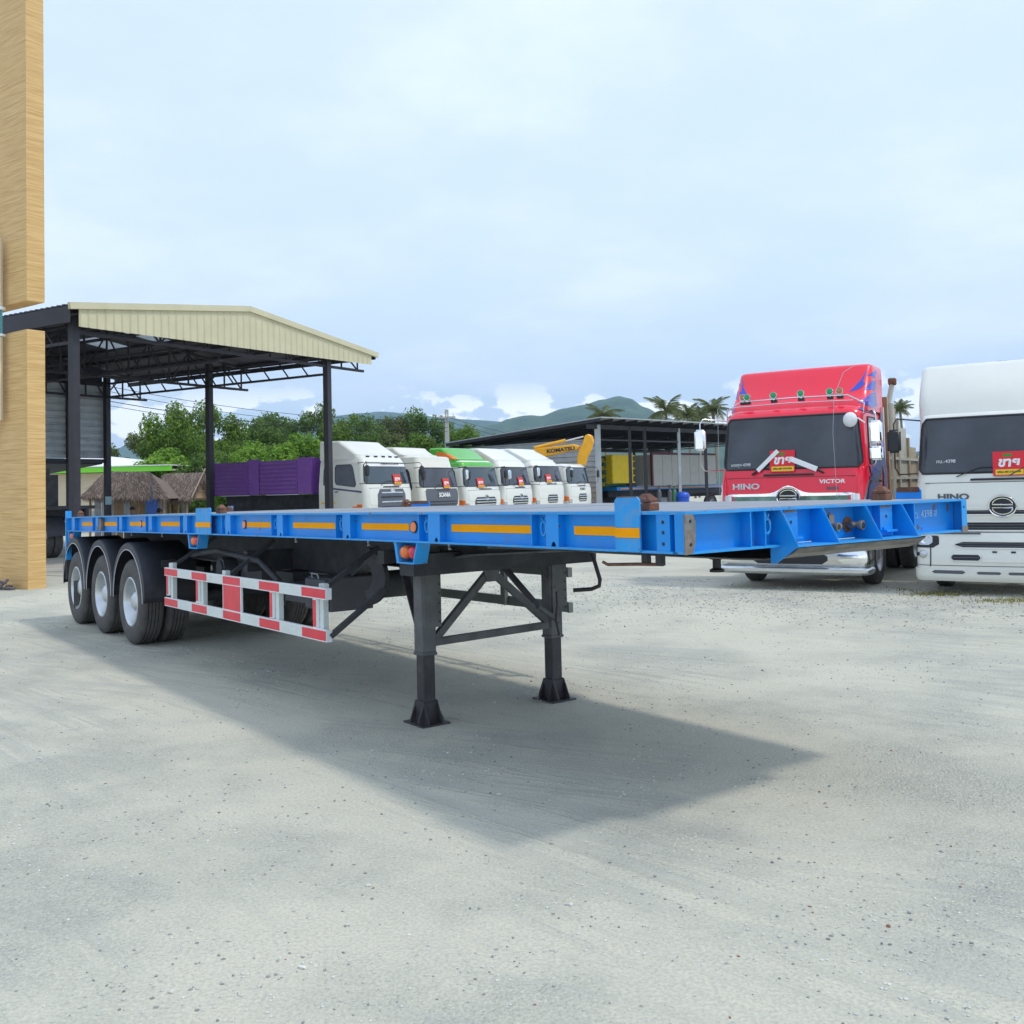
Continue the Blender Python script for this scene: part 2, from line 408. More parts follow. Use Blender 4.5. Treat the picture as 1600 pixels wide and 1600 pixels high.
    def stone(x, y, r, mi):
        a = rnd.random()*6.3; R3 = Matrix.Rotation(a, 3, 'Z'); sx, sy, sz = (rnd.uniform(.6, 1.3) for _ in range(3))
        mb.add([(x+q.x, y+q.y, q.z+r*.25) for q in (R3@V((v.x*sx*rnd.uniform(.8, 1.1), v.y*sy, v.z*sz*.6))*r for v in iv)], iF, mi)
    k = 0
    while k < 9500:
        u = rnd.random(); Y = 2.6+16*u**1.6; X = (rnd.random()-.5)*1.12*Y
        d = noise.noise(V((X*.6, Y*.6, 0)))+.6*noise.noise(V((X*2, Y*2, 5)))
        if rnd.random() > max(.12, .35+d*1.4): k += .12; continue
        big_ = rnd.random() < .008
        r = rnd.uniform(.010, .019) if big_ else rnd.uniform(.0022, .0065)*(1+Y*.07)
        stone(X, Y, r, 0 if rnd.random() < .74 else (2 if rnd.random() < .04 else 1)); k += 1
    for _ in range(9000):                            # coarse band
        t_ = rnd.random(); c = V((-1.5+12*t_, 17.6-5.6*t_, 0)); w = rnd.gauss(0, 1.3)
        stone(c.x+w*.42, c.y+w*.9, rnd.uniform(.006, .016), 0 if rnd.random() < .72 else 1)
    mb.build('gravel', ['stone_pale', 'stone_dark', 'stone_red'], kind='stuff', recalc=False)
    # weeds
    for (px, py, sx, n_, lab) in ((1468, 929, .55, 420, 'small patch of yellow green weeds growing in gravel before the white lorry'),
                                  (1582, 939, .6, 420, 'low yellow green weeds at the right edge of the gravel'),
                                  (1412, 922, .2, 60, 'tiny tuft of weeds between the red and white lorries')):
        p = gr(px, py); mb = MB()
        for _ in range(n_):
            x = p.x+rnd.gauss(0, sx*.5); y = p.y+rnd.gauss(0, .16); a = rnd.random()*6.3; h = rnd.uniform(.015, .05); w = .008
            mb.add([(x-cos(a)*w, y-sin(a)*w, 0), (x+cos(a)*w, y+sin(a)*w, 0), (x+rnd.gauss(0, .02), y+rnd.gauss(0, .02), h)], [(0, 1, 2)])
        o = mb.build('grass', 'leaf_grass', kind='stuff', recalc=False); tag(o, lab, 'grass')
ground()
# pale concrete apron under the shed
def apron():
    mb = MB(); o = V((-10.9, 23.2, 0)); g = V((.517, .856, 0)); d = V((-.856, .517, 0))
    p = [o+d*-1, o+g*13+d*-1, o+g*13+d*16, o+d*16]
    mb.add([(q.x, q.y, .012) for q in p]+[(q.x, q.y, -.1) for q in p], [(0, 1, 2, 3), (0, 4, 5, 1), (1, 5, 6, 2), (2, 6, 7, 3), (3, 7, 4, 0)])
    mb.build('pavement', 'concrete', kind='structure')
apron()

# ------------------------------------------------------------------ wheel (axis +x: outer face at x=0, goes to +width)
def wheel_meshes(R, w, rim_r, dish, n=56):
    a = R; t = MB()
    prof = [(rim_r*.98, .02), (rim_r+.012, .004), (rim_r+.05, -.004), ((R+rim_r)/2+.02, -.012), (R-.045, .0), (R-.016, .014), (R-.004, .03)]
    gw = (w-.06)/5
    for i in range(5):
        x0 = .03+i*gw
        prof += [(R, x0+.006), (R, x0+gw-.007)]
        if i < 4: prof += [(R-.014, x0+gw-.005), (R-.014, x0+gw+.003)]
    prof += [(R-.016, w-.014), (R-.045, w), (rim_r+.05, w+.004), (rim_r*.98, w-.02)]
    t.lathe(prof, (0, 0, 0), (1, 0, 0), n)
    r = MB()
    p = [(rim_r*.98, .03), (rim_r+.006, .006), (rim_r-.008, 0.0), (rim_r-.02, .012), (rim_r-.03, .04), (rim_r-.045, dish*.7), (rim_r-.06, dish),
         (rim_r*.62, dish-.02), (rim_r*.5, dish-.03), (rim_r*.44, dish-.03)]
    r.lathe(p, (0, 0, 0), (1, 0, 0), 40)
    h = MB(); h.lathe([(rim_r*.5, dish+.0), (rim_r*.44, dish-.035), (rim_r*.4, dish-.07), (rim_r*.25, dish-.10), (0.001, dish-.105)], (0, 0, 0), (1, 0, 0), 20)
    for i in range(10):
        an = 2*pi*i/10; q = V((0, cos(an), sin(an)))*rim_r*.58; h.cyl(q+V((dish-.05, 0, 0)), q+V((dish, 0, 0)), .013, 6)
    return t, r, h
def make_wheel(parent, name='wheel', R=.505, w=.26, rim_r=.29, dish=.13, rimmat='rim_silver', hubmat='rim_silver', loc=(0, 0, 0), rz=0, n=56):
    t, r, h = wheel_meshes(R, w, rim_r, dish, n)
    W_ = t.build(name, 'rubber', parent, smooth=35)
    W_.name = name
    a = r.build('rim', rimmat, W_, smooth=40); b = h.build('hub', hubmat, W_, smooth=40)
    W_.location = loc; W_.rotation_euler = (0, 0, rz)
    KIDS[W_.name] = [a, b]
    return W_

# ------------------------------------------------------------------ the blue trailer
YAW = radians(53.282); Ax, Ay = .8006, 4.6974; TL, TW, BH = 12.12, 2.48, .202
root = thing('flatbed_trailer', 'long blue flatbed semi trailer with orange strips, standing on black landing legs', 'trailer', (Ax, Ay, 0), pi-YAW)
def zd(s): return 1.6193-.0106*s+.0192*4*(s/TL)*(1-s/TL)
def wd(v): return (v[0]+(.05 if v[0] < .065 else 0), -v[1], v[2]+zd(v[0]))        # (s, t, z relative to deck)
def wa(v): return (v[0], -v[1], v[2])                 # (s, t, absolute z)
def tb(mb, name, mt, parent=root, absz=False, **k):
    return mb.build(name, mt, parent, warp=wa if absz else wd, **k)
# deck: chequer-worn plates laid between the cross beams
nd = 10; cuts = [0.0]+[1.0+1.19*i for i in range(10)]+[TL]
for i in range(len(cuts)-1):
    a, b = cuts[i]+.003, cuts[i+1]-.003
    mb = MB(); mb.box(a, b, .05, TW-.05, -.014, .001+random.uniform(0, .003)); tb(mb, 'deck_plate', 'deck_steel')
segs = [TL*i/12 for i in range(13)]
for t0, t1 in ((0, .055), (TW-.055, TW)):
    mb = MB()
    for i in range(12): mb.box(segs[i], segs[i+1], t0, t1, -.014, .0)
    tb(mb, 'top_flange', 'blue_paint_light')
for t0, t1 in ((0, .10), (TW-.10, TW)):
    mb = MB()
    for i in range(12): mb.box(segs[i], segs[i+1], t0, t1, -BH, -BH+.012)
    tb(mb, 'bottom_flange', 'blue_paint_light')
for side in (0, 1):
    mb = MB()
    for i in range(12):
        t = .058 if side == 0 else TW-.058
        mb.box(segs[i], segs[i+1], t-.004, t+.004, -BH+.012, -.014)
    tb(mb, 'side_web', 'blue_paint')
posts = [(.10, .19), (.94, 1.05), (2.14, 2.28), (3.37, 3.49), (4.58, 4.70), (5.76, 5.89), (6.96, 7.08), (8.14, 8.26), (9.32, 9.44), (10.42, 10.54), (11.66, 11.80)]
for a, b in posts:
    for side in (0, 1):
        mb = MB(); T = (lambda t: t) if side == 0 else (lambda t: TW-t)
        hole = a > .5
        # folded channel: face plate with a half round drain hole, and two returns
        if hole:
            c = a+.045; pl = [(a, -.014), (a, -BH+.012)]+[(c-.02*cos(q), -BH+.012+.028*sin(q)) for q in [pi*i/6 for i in range(7)]]+[(b, -BH+.012), (b, -.014)]
        else: pl = [(a, -.014), (a, -BH+.012), (b, -BH+.012), (b, -.014)]
        mb.prism(pl, lambda x, z, t: (x, t, z), T(.004), T(.010))
        mb.box(a, a+.006, min(T(.010), T(.054)), max(T(.010), T(.054)), -BH+.012, -.014)
        mb.box(b-.006, b, min(T(.010), T(.054)), max(T(.010), T(.054)), -BH+.012, -.014)
        p = tb(mb, 'side_post', 'blue_paint')
        if not hole and side == 0:
            hb = MB()
            for z in (-.05, -.10, -.155): tb(MB().cyl((.145, .002, z), (.145, .0035, z), .009, 12), 'bolt_hole', 'black_plastic', p)
for s_ in (.60, 1.18, 2.40, 3.61, 4.82, 5.99, 7.19, 8.37, 9.53, 10.7):
    if s_ == .60: continue
    for side in (0, 1):
        t0, t1 = (.004, .054) if side == 0 else (TW-.054, TW-.004)
        mb = MB(); mb.box(s_-.004, s_+.004, t0, t1, -BH+.012, -.014); tb(mb, 'stiffener', 'blue_paint')
def shackle(s, t, z, ax):                            # chain link ring hanging in the recess
    mb = MB(); pts = []
    for i in range(16):
        q = 2*pi*i/16; a = .022*cos(q); zz_ = -.075+(.032 if sin(q) > 0 else -.045)*abs(sin(q))**.8
        pts.append((s+a*ax[0], t+a*ax[1], z+zz_))
    mb.tube(pts, .0075, 6, closed=True)
    mb.tube([(s-.012*ax[0]-.0*ax[1], t-.012*ax[1]+(.012 if ax[0] else 0), z-.02), (s, t, z-.05), (s+.012*ax[0], t+.012*ax[1], z-.02)], .008, 6)
    return mb
for s_ in (1.10, 2.335, 3.555, 4.78, 5.94, 7.135): tb(shackle(s_, .03, -.012, (1, 0)), 'lashing_ring', 'blue_paint_light' if s_ != 4.78 else 'blue_paint', smooth=60)
strips = [(.29, .86), (1.22, 2.07), (2.6, 3.27), (3.65, 4.47), (4.86, 5.47), (6.24, 6.82), (7.22, 7.95), (8.4, 9.14), (9.56, 10.28), (10.74, 11.42)]
for a, b in strips:
    mb = MB()
    if a < .4: mb.box(.475, b, .049, .0535, -.125, -.078); mb.box(a, .468, -.0135, -.011, -.128, -.08)
    elif abs(a-6.24) < .01: mb.box(6.69, b, .049, .0535, -.125, -.078); mb.box(a, 6.66, -.0135, -.011, -.128, -.08)
    else: mb.box(a, b, .049, .0535, -.125, -.078)
    tb(mb, 'reflective_strip', 'amber_tape')
for a in (2.535, 5.53, 8.7):
    mb = MB(); mb.lathe([(.0001, -.012), (.033, -.012), (.036, -.008), (.036, 0)], (a, .053, -.10), (0, 1, 0), 24); r_ = tb(mb, 'round_reflector', 'amber_lens', smooth=30)
    mb = MB(); mb.lathe([(.036, -.009), (.041, -.009), (.041, 0)], (a, .0535, -.10), (0, 1, 0), 24); tb(mb, 'reflector_ring', 'black_plastic', r_)
for a, b, top in ((.29, .47, .075), (6.24, 6.66, .062)):
    for side in (0, 1):
        mb = MB(); T = (-.010, -.0005) if side == 0 else (TW+.0005, TW+.010)
        c = .018
        mb.prism([(a, -BH+.004), (a, top-c), (a+c, top), (b-c, top-.003), (b, top-c), (b, -BH+.004)], lambda x, z, t: (x, t, z), *T)
        p = tb(mb, 'guide_plate', 'blue_paint_light' if side == 0 else 'blue_paint')
        mb = MB()
        mb.box(a+c, b-c, T[0]-.0015, T[1]+.002, top-.002, top+.003)
        if side == 1: mb.box(a+.01, b-.01, T[0]-.004, T[0]-.001, top-.03, top-.001)
        tb(mb, 'rusty_edge', 'rust', p)
def twistlock(s, t, mt='rust', k=1.0):
    mb = MB()
    mb.box(s-.055*k, s+.055*k, t-.035*k, t+.035*k, .003, .04*k)
    lo = [(-.052, -.032), (.052, -.032), (.052, .032), (-.052, .032)]
    vs = [(s+x*k, t+y*k, .043*k) for x, y in lo]+[(s+x*1.02*k, t+y*1.05*k, .058*k) for x, y in lo]+[(s+x*.35*k, t+y*.45*k, .088*k) for x, y in lo]
    fs = [(0, 1, 5, 4), (1, 2, 6, 5), (2, 3, 7, 6), (3, 0, 4, 7), (4, 5, 9, 8), (5, 6, 10, 9), (6, 7, 11, 10), (7, 4, 8, 11), (8, 9, 10, 11), (0, 3, 2, 1)]
    mb.add(vs, fs); mb.cyl((s, t, .03*k), (s, t, .05*k), .022*k, 12)
    return tb(mb, 'twist_lock', mt, bevel=.003)
for s_, t_ in ((.38, .13), (.38, TW-.3), (6.35, .14), (6.5, TW-.14), (11.9, .14), (11.9, TW-.14)): twistlock(s_, t_)
# lock lever under the near front corner
mb = MB(); mb.box(.26, .30, .10, .13, -.27, -BH); mb.box(.36, .40, .10, .13, -.27, -BH)
tb(mb, 'lock_housing', 'black_plastic')
mb = MB(); mb.tube([(.26, .115, -.265), (.42, .09, -.268), (.60, .05, -.275), (.63, .045, -.262)], .009, 6); tb(mb, 'lock_lever', 'rust', smooth=60)
# front beam
mb = MB(); mb.box(-.055, 0, 0, TW, -.0145, -.001); tb(mb, 'front_top_flange', 'blue_paint_light')
for t0, t1 in ((.0, .69), (1.80, TW)): tb(MB().box(-.055, .03, t0, t1, -BH, -BH+.012), 'front_bottom_flange', 'blue_paint_light')
mb = MB(); mb.box(.015, .023, .01, TW-.01, -BH+.012, -.015); tb(mb, 'front_web', 'blue_paint')
mb = MB()
pl = [(-.012, -.012), (.045, -.012), (.062, -.05), (.058, -.15), (.04, -.198), (-.012, -.203)]
mb.prism(pl, lambda x, z, t: (t, x, z), -.063, -.055); tb(mb, 'corner_plate', 'worn_edge')
mb = MB(); mb.box(-.055, .015, .0, .012, -BH+.012, -.015); tb(mb, 'corner_side', 'blue_paint')
hb = MB()
for z in (-.045, -.155): tb(MB().cyl((-.066, .025, z), (-.0635, .025, z), .008, 10), 'bolt_hole', 'black_plastic')
mb = MB(); mb.box(-.055, .015, TW-.012, TW, -BH+.012, -.015); mb.box(-.060, -.055, TW-.055, TW+.002, -BH, -.012); tb(mb, 'corner_plate', 'blue_paint_light')
tb(MB().cyl((-.062, TW-.03, -.05), (-.0605, TW-.03, -.05), .007, 8), 'bolt_hole', 'black_plastic'); mb = MB(); mb.box(-.063, -.0605, TW-.06, TW+.004, -BH-.002, -BH+.035); tb(mb, 'worn_corner', 'worn_edge')
for t_ in (.47, .58): 
    mb = MB(); mb.box(-.052, .015, t_-.004, t_+.004, -BH+.012, -.015); tb(mb, 'stiffener', 'blue_paint')
tb(shackle(-.025, .625, -.012, (0, 1)), 'lashing_ring', 'blue_paint_light', smooth=60)
for t_ in (1.92,):
    mb = MB(); mb.box(-.052, .015, t_-.004, t_+.004, -BH+.012, -.015); tb(mb, 'stiffener', 'blue_paint')
def gusset(t_, low):
    mb = MB(); mb.prism([(.014, -.015), (-.055, -.015), (-.155, low[0]), (low[3] if len(low) > 3 else -.15, low[1]), (.014, low[2])], lambda x, z, t: (x, t, z), t_-.005, t_+.005)
    p = tb(mb, 'gusset', 'blue_paint')
    mb = MB(); mb.bar((-.056, t_, -.016), (-.156, t_, low[0]), .0125, .004, up=(0, 1, 0)); tb(mb, 'gusset_edge', 'blue_paint_light', p)
gusset(.70, (-BH, -BH-.084, -BH-.09, -.02))
for t_ in (1.04, 1.43, 1.78): gusset(t_, (-BH+.002, -BH, -BH))
for t0, t1 in ((.75, .86), (1.60, 1.72)):
    mb = MB(); mb.box(-.035, -.028, t0, t1, -BH+.012, -.015); mb.box(-.028, .015, t0, t0+.006, -BH+.012, -.015); mb.box(-.028, .015, t1-.006, t1, -BH+.012, -.015)
    mb.box(-.07, -.035, t0+.01, t1-.005, -BH+.035, -BH+.047); mb.box(-.045, -.035, t0+.02, t1-.02, -BH+.047, -BH+.06)
    p = tb(mb, 'front_post', 'blue_paint')
    mb = MB(); mb.cyl((-.0362, (t0+t1)/2, -.08), (-.0352, (t0+t1)/2, -.08), .009, 10); tb(mb, 'bolt_hole', 'black_plastic', p)
    mb = MB(); mb.box(-.0362, -.0352, t0, t1-.01, -.03, -.0155); tb(mb, 'rust_patch', 'worn_edge', p)
mb = MB(); mb.box(-.158, .02, .70, 1.80, -BH, -BH+.008); tb(mb, 'front_shelf', 'blue_paint_light')
mb = MB()                                            # bent skid plate below the shelf
prof = [(-.158, -BH-.004), (-.12, -BH-.035), (-.05, -BH-.06), (.06, -BH-.073), (.30, -BH-.078), (1.5, -BH-.078)]
for i in range(len(prof)-1):
    (a, za), (b, zb) = prof[i], prof[i+1]
    mb.add([(a, .705, za), (a, 1.85, za), (b, 1.85, zb), (b, .705, zb), (a, .705, za+.008), (a, 1.85, za+.008), (b, 1.85, zb+.008), (b, .705, zb+.008)],
           [(0, 1, 2, 3), (4, 7, 6, 5), (0, 3, 7, 4), (1, 5, 6, 2)])
mm('skid_steel', (.16, .15, .14), .45, metal=.6, var=.5, vs=6, dirt=(.04, .035, .03), da=.8, ds=4, stretch=(1, 1, 4))
tb(mb, 'coupler_plate', 'skid_steel', smooth=40)
for t_, sc_ in ((1.14, 1), (1.36, 1.15)):
    mb = MB(); mb.cyl((.01, t_, -.115), (-.06, t_+.01, -.118), .016*sc_, 12); mb.cyl((-.06, t_+.01, -.118), (-.078, t_+.012, -.119), .024*sc_, 12)
    mb.cyl((-.03, t_-.035, -.118), (-.03, t_+.07, -.122), .014*sc_, 10); mb.cyl((-.03, t_+.07, -.122), (-.03, t_+.085, -.122), .021*sc_, 10)
    if sc_ == 1: mb.box(-.02, .014, t_+.01, t_+.055, -.10, -.055)
    p = tb(mb, 'air_coupling', 'brass', smooth=40)
    mb = MB(); mb.cyl((.0145, t_, -.115), (.010, t_, -.115), .045, 14); tb(mb, 'rust_patch', 'rust', p)
    mb = MB(); mb.cyl((-.0785, t_+.012, -.119), (-.080, t_+.012, -.119), .015*sc_, 10); tb(mb, 'coupling_seal', 'black_plastic', p)
text('ว. 4398 ส', .062, 'chalk', root, frame((.0625, -2.15, zd(0)-.085), (0, -1, .03), (0, 0, 1)), extrude=.0005, name='chalk_writing')
# kingpin and underframe
mb = MB(); mb.lathe([(.0001, -.41), (.045, -.41), (.045, -.395), (.026, -.385), (.026, -.335), (.045, -.33), (.045, -.28)], (.92, 1.24, 0), (0, 0, 1), 20); tb(mb, 'kingpin', 'black_plastic', smooth=40)
bot = [(.75, 1.36), (1.6, 1.35), (2.92, 1.265), (3.4, 1.19), (4.4, 1.17), (4.75, 1.0), (8.4, 1.0), (12.0, 1.05)]
for t_ in (.78, 1.70):
    w = MB(); fl = MB()
    for i in range(len(bot)-1):
        (a, za), (b, zb) = bot[i], bot[i+1]
        ta, tb_ = zd(a)-.016, zd(b)-.016
        w.add([(a, t_-.006, za), (b, t_-.006, zb), (b, t_-.006, tb_), (a, t_-.006, ta), (a, t_+.006, za), (b, t_+.006, zb), (b, t_+.006, tb_), (a, t_+.006, ta)],
              [(0, 1, 2, 3), (4, 7, 6, 5), (0, 4, 5, 1), (3, 2, 6, 7)])
        fl.add([(a, t_-.07, za-.012), (b, t_-.07, zb-.012), (b, t_+.07, zb-.012), (a, t_+.07, za-.012), (a, t_-.07, za), (b, t_-.07, zb), (b, t_+.07, zb), (a, t_+.07, za)],
               [(0, 3, 2, 1), (4, 5, 6, 7), (0, 1, 5, 4), (2, 3, 7, 6)])
    p = tb(w, 'main_beam', 'chassis', absz=True); tb(fl, 'beam_flange', 'leg_steel', p, absz=True)
for i in range(22):
    s_ = .5+i*.545; mb = MB(); mb.box(s_-.004, s_+.004, .1, TW-.1, -.13, -.016); mb.box(s_-.03, s_+.03, .1, TW-.1, -.14, -.13); tb(mb, 'cross_member', 'chassis')
for s_ in (2.92, 1.75):                                # outriggers over the legs
    mb = MB(); mb.bar((s_, .12, -BH-.01), (s_+.0, 1.2, -BH-.10), .06, .03); mb.bar((s_, TW-.12, -BH-.01), (s_, 1.2, -BH-.10), .06, .03); tb(mb, 'outrigger', 'leg_steel')
mb = MB(); mb.box(3.05, 3.25, .35, TW-.35, 1.12, 1.28); mb.box(3.4, 3.5, .3, TW-.3, 1.2, 1.3); tb(mb, 'cross_box', 'chassis', absz=True)
# brake lines hanging
for s_ in (2.33, 3.45, 4.75, 9.6, 8.4, 7.3):
    mb = MB(); mb.tube([(s_, .2, -BH+.05), (s_+.01, .2, -BH-.03), (s_+.0, .2, -BH-.045)], .007, 6); mb.cyl((s_, .2, -BH-.045), (s_, .2, -BH-.055), .012, 8); tb(mb, 'lashing_hook', 'galvanised')
# landing legs
for i, t_ in enumerate((.54, 1.776)):
    s_ = 3.22
    mb = MB(); mb.box(s_-.062, s_+.062, t_-.062, t_+.062, .53, 1.36); mb.box(s_-.069, s_+.069, t_-.069, t_+.069, .51, .535)
    leg = tb(mb, 'landing_leg', 'leg_steel', absz=True, bevel=.008)
    mb = MB(); mb.box(s_-.052, s_+.052, t_-.052, t_+.052, .08, .52); tb(mb, 'inner_tube', 'leg_black', leg, absz=True, bevel=.006)
    mb = MB(); mb.box(s_-.14, s_+.14, t_-.12, t_+.12, .0, .014)
    for a in (-1, 1):
        mb.prism([(-.132, .014), (.132, .014), (.132, .03), (.06, .175), (-.06, .175), (-.132, .03)], lambda x, z, t: (s_+x, t_+t, z), a*.053, a*.062)
        mb.prism([(-.112, .014), (.112, .014), (.112, .03), (.052, .165), (-.052, .165), (-.112, .03)], lambda x, z, t: (s_+t, t_+x, z), a*.053, a*.062)
    tb(mb, 'foot', 'leg_black', leg, absz=True)
    mb = MB(); mb.box(s_-.078, s_-.063, t_-.05, t_+.10, .72, 1.38); mb.box(s_-.063, s_+.03, t_+.063, t_+.075, .72, 1.38); tb(mb, 'mounting_plate', 'leg_steel', leg, absz=True)
    bm_ = MB()
    for k in range(9): bm_.cyl((s_-.079, t_+.085, .76+k*.07), (s_-.086, t_+.085, .76+k*.07), .008, 6)
    tb(bm_, 'bolts', 'leg_black', leg, absz=True)
    mb = MB(); mb.bar((s_+.06, t_, .66), (s_+.66, t_+(.2 if i == 0 else -.08), 1.14), .055, .03); tb(mb, 'rear_brace', 'leg_black', leg, absz=True)
mb = MB(); mb.bar((3.2, .59, .60), (3.2, 1.74, .62), .05, .055); tb(mb, 'cross_tie', 'leg_steel', absz=True)
for p_, q_ in (((3.2, .59, .60), (3.2, 1.12, 1.09)), ((3.2, 1.74, .62), (3.2, 1.16, 1.09))):
    mb = MB(); mb.bar(p_, q_, .045, .055); tb(mb, 'diagonal_brace', 'leg_steel', absz=True)
mb = MB(); mb.bar((3.06, 1.5, .80), (3.06, 1.72, .66), .04, .03); tb(mb, 'diagonal_brace', 'leg_steel', absz=True)
mb = MB(); mb.prism([(1.02, 1.24), (1.26, 1.24), (1.19, 1.02), (1.09, 1.02)], lambda y, z, t: (t, y, z), 3.17, 3.185); tb(mb, 'centre_gusset', 'leg_steel', absz=True)
mb = MB(); mb.prism([(1.38, 1.30), (1.70, 1.30), (1.70, 1.0), (1.62, 1.1)], lambda y, z, t: (t, y, z), 3.17, 3.185); tb(mb, 'leg_gusset', 'chassis', absz=True)
mb = MB(); mb.tube([(3.1, 2.02, 1.33), (3.0, 2.04, 1.2), (2.93, 2.06, .98), (2.93, 2.05, .93), (2.97, 2.0, .905), (3.05, 1.87, .90)], .017, 8); tb(mb, 'crank_handle', 'leg_black', absz=True, smooth=60)
mb = MB(); mb.tube([(3.06, 1.70, .90), (3.03, 1.68, .80), (3.04, 1.67, .68), (3.05, 1.71, .55)], .010, 6); tb(mb, 'hose', 'leg_black', absz=True, smooth=60)
# axles, wheels, mudguards
wheel0 = None
for k in range(3):
    s_ = 9.10+1.3095*k
    mb = MB(); mb.cyl((s_, .35, .505), (s_, TW-.35, .505), .07, 12); mb.box(s_-.45, s_+.45, .68, .78, .62, .70); mb.box(s_-.45, s_+.45, 1.70, 1.80, .62, .70)
    mb.box(s_-.09, s_+.09, .66, .80, .5, 1.0); mb.box(s_-.09, s_+.09, 1.68, 1.82, .5, 1.0); tb(mb, 'axle', 'chassis', absz=True)
    for side in (0, 1):
        for j in (0, 1):
            t_ = (.03, .33)[j]
            tt = t_ if side == 0 else TW-t_
            if wheel0 is None: wheel0 = make_wheel(root, 'wheel', rz=-pi/2); w_ = wheel0
            else: w_ = copy_tree(wheel0, parent=root)
            # mesh x axis must point inward (along +t = local -y on near side)
            w_.rotation_euler = (random.random()*0, 0, -pi/2 if side == 0 else pi/2)
            w_.location = (s_, -tt, .505)
        # mudguard
        mb = MB(); pipe = []; n_ = 28; ri, ro = .60, .675
        T = (lambda t: t) if side == 0 else (lambda t: TW-t)
        arc = [(s_+.64*cos(pi*i/n_), .50+.05+.64*sin(pi*i/n_)) for i in range(n_+1)]
        def ring(r): return [(s_+min(max(r*cos(pi*i/n_), -.652), .652) if True else 0, .53+r*sin(pi*i/n_)) for i in range(n_+1)]
        A_, B_ = ring(ri), ring(ro)
        ext = .60 if k == 0 else .0
        vs = []
        for (a1, z1), (a2, z2) in zip(A_, B_):
            vs += [(a1, T(0), z1), (a2, T(.004), z2), (a2+0, T(.03), z2+.012), (a2, T(.60), z2+.012), (a1, T(.012), z1)]
        fs = []
        for i in range(n_):
            for j in range(4):
                q = [j, (j+1)] if j < 3 else None
                if j < 3: fs.append((i*5+j, i*5+j+1, (i+1)*5+j+1, (i+1)*5+j))
            fs.append((i*5+4, i*5, (i+1)*5, (i+1)*5+4))
        mb.add(vs, fs)
        gd = tb(mb, 'mudguard', 'guard_plastic', absz=True, smooth=35)
        mo = gd.modifiers.new('thick', 'SOLIDIFY'); mo.thickness = .006
        mb = MB(); mb.tube([(a, T(-.002), z) for a, z in A_], .005, 5); tb(mb, 'edge_piping', 'piping', gd, absz=True, smooth=60)
        mb = MB(); mb.cyl((s_-.66, T(.22), .98), (s_-.66, T(.34), .98), .012, 6); mb.box(s_-.675, s_-.655, min(T(.20), T(.36)), max(T(.20), T(.36)), .93, 1.02); tb(mb, 'bracket', 'leg_black', gd, absz=True)
    
for side in (0, 1):                                  # rear upright plate, lamp box and mud flap
    t0, t1 = (-.004, .07) if side == 0 else (TW-.07, TW+.004)
    mb = MB(); mb.box(TL+.002, TL+.05, t0, t1, .88, zd(TL)+.09); tb(mb, 'rear_upright', 'blue_paint_light', absz=True)
    mb = MB(); mb.box(TL+.01, TL+.04, t0, t1, .60, .879); tb(mb, 'rear_upright', 'leg_black', absz=True)
    mb = MB(); mb.box(11.78, 11.79, t0+.02, t0+.6 if side == 0 else t1-.02, .22, .60) if side == 0 else mb.box(11.78, 11.79, t1-.6, t1-.02, .22, .60)
    tb(mb, 'mud_flap', 'rubber', absz=True)
mb = MB(); mb.box(TL+.003, TL+.05, .07, TW-.07, zd(TL)-BH, zd(TL)-.002); tb(mb, 'rear_beam', 'blue_paint', absz=True)
mb = MB(); mb.box(TL+.003, TL+.05, .07, TW-.07, .62, .74); tb(mb, 'rear_bumper', 'chassis', absz=True)
def lamp_box(a, b, side, small=False):
    T = (lambda t: t) if side == 0 else (lambda t: TW-t)
    h = .135; z0 = -BH-h; mb = MB(); d = .11; e = (b-a)*.16
    def slab(p0, p1, th):                            # side cheeks slanting inward
        (x0, zt), (x1, zb) = p0, p1
        mb.add([(x0, T(.004), zt), (x0+th, T(.004), zt), (x1+th, T(.004), zb), (x1, T(.004), zb), (x0, T(d), zt), (x0+th, T(d), zt), (x1+th, T(d), zb), (x1, T(d), zb)],
               [(0, 1, 2, 3), (4, 7, 6, 5), (0, 4, 5, 1), (1, 5, 6, 2), (2, 6, 7, 3), (3, 7, 4, 0)])
    slab((a, -BH), (a+e, z0), .012); slab((b-.04, -BH), (b-e-.02, z0), .03)
    mb.box(a+e, b-e+.01, min(T(.004), T(d)), max(T(.004), T(d)), z0-.01, z0)
    mb.box(a+e, b-e, min(T(d-.006), T(d)), max(T(d-.006), T(d)), z0, -BH)
    bx = tb(mb, 'lamp_bracket', 'blue_paint_light')
    m_ = (a+b)/2
    for x, mt in ((m_+.055, 'orange_lens'), (m_-.055, 'red_lens')):
        q = MB(); q.lathe([(.0001, -.05), (.03, -.045), (.046, -.02), (.048, 0.0), (.048, .03)], (x, T(.055), -BH-.07), (0, 1 if side == 0 else -1, 0), 18)
        tb(q, 'lamp', mt, bx, smooth=50)
for side in (0, 1):
    lamp_box(2.42, 2.74, side); lamp_box(6.62, 6.96, side); lamp_box(11.72, 12.06, side)
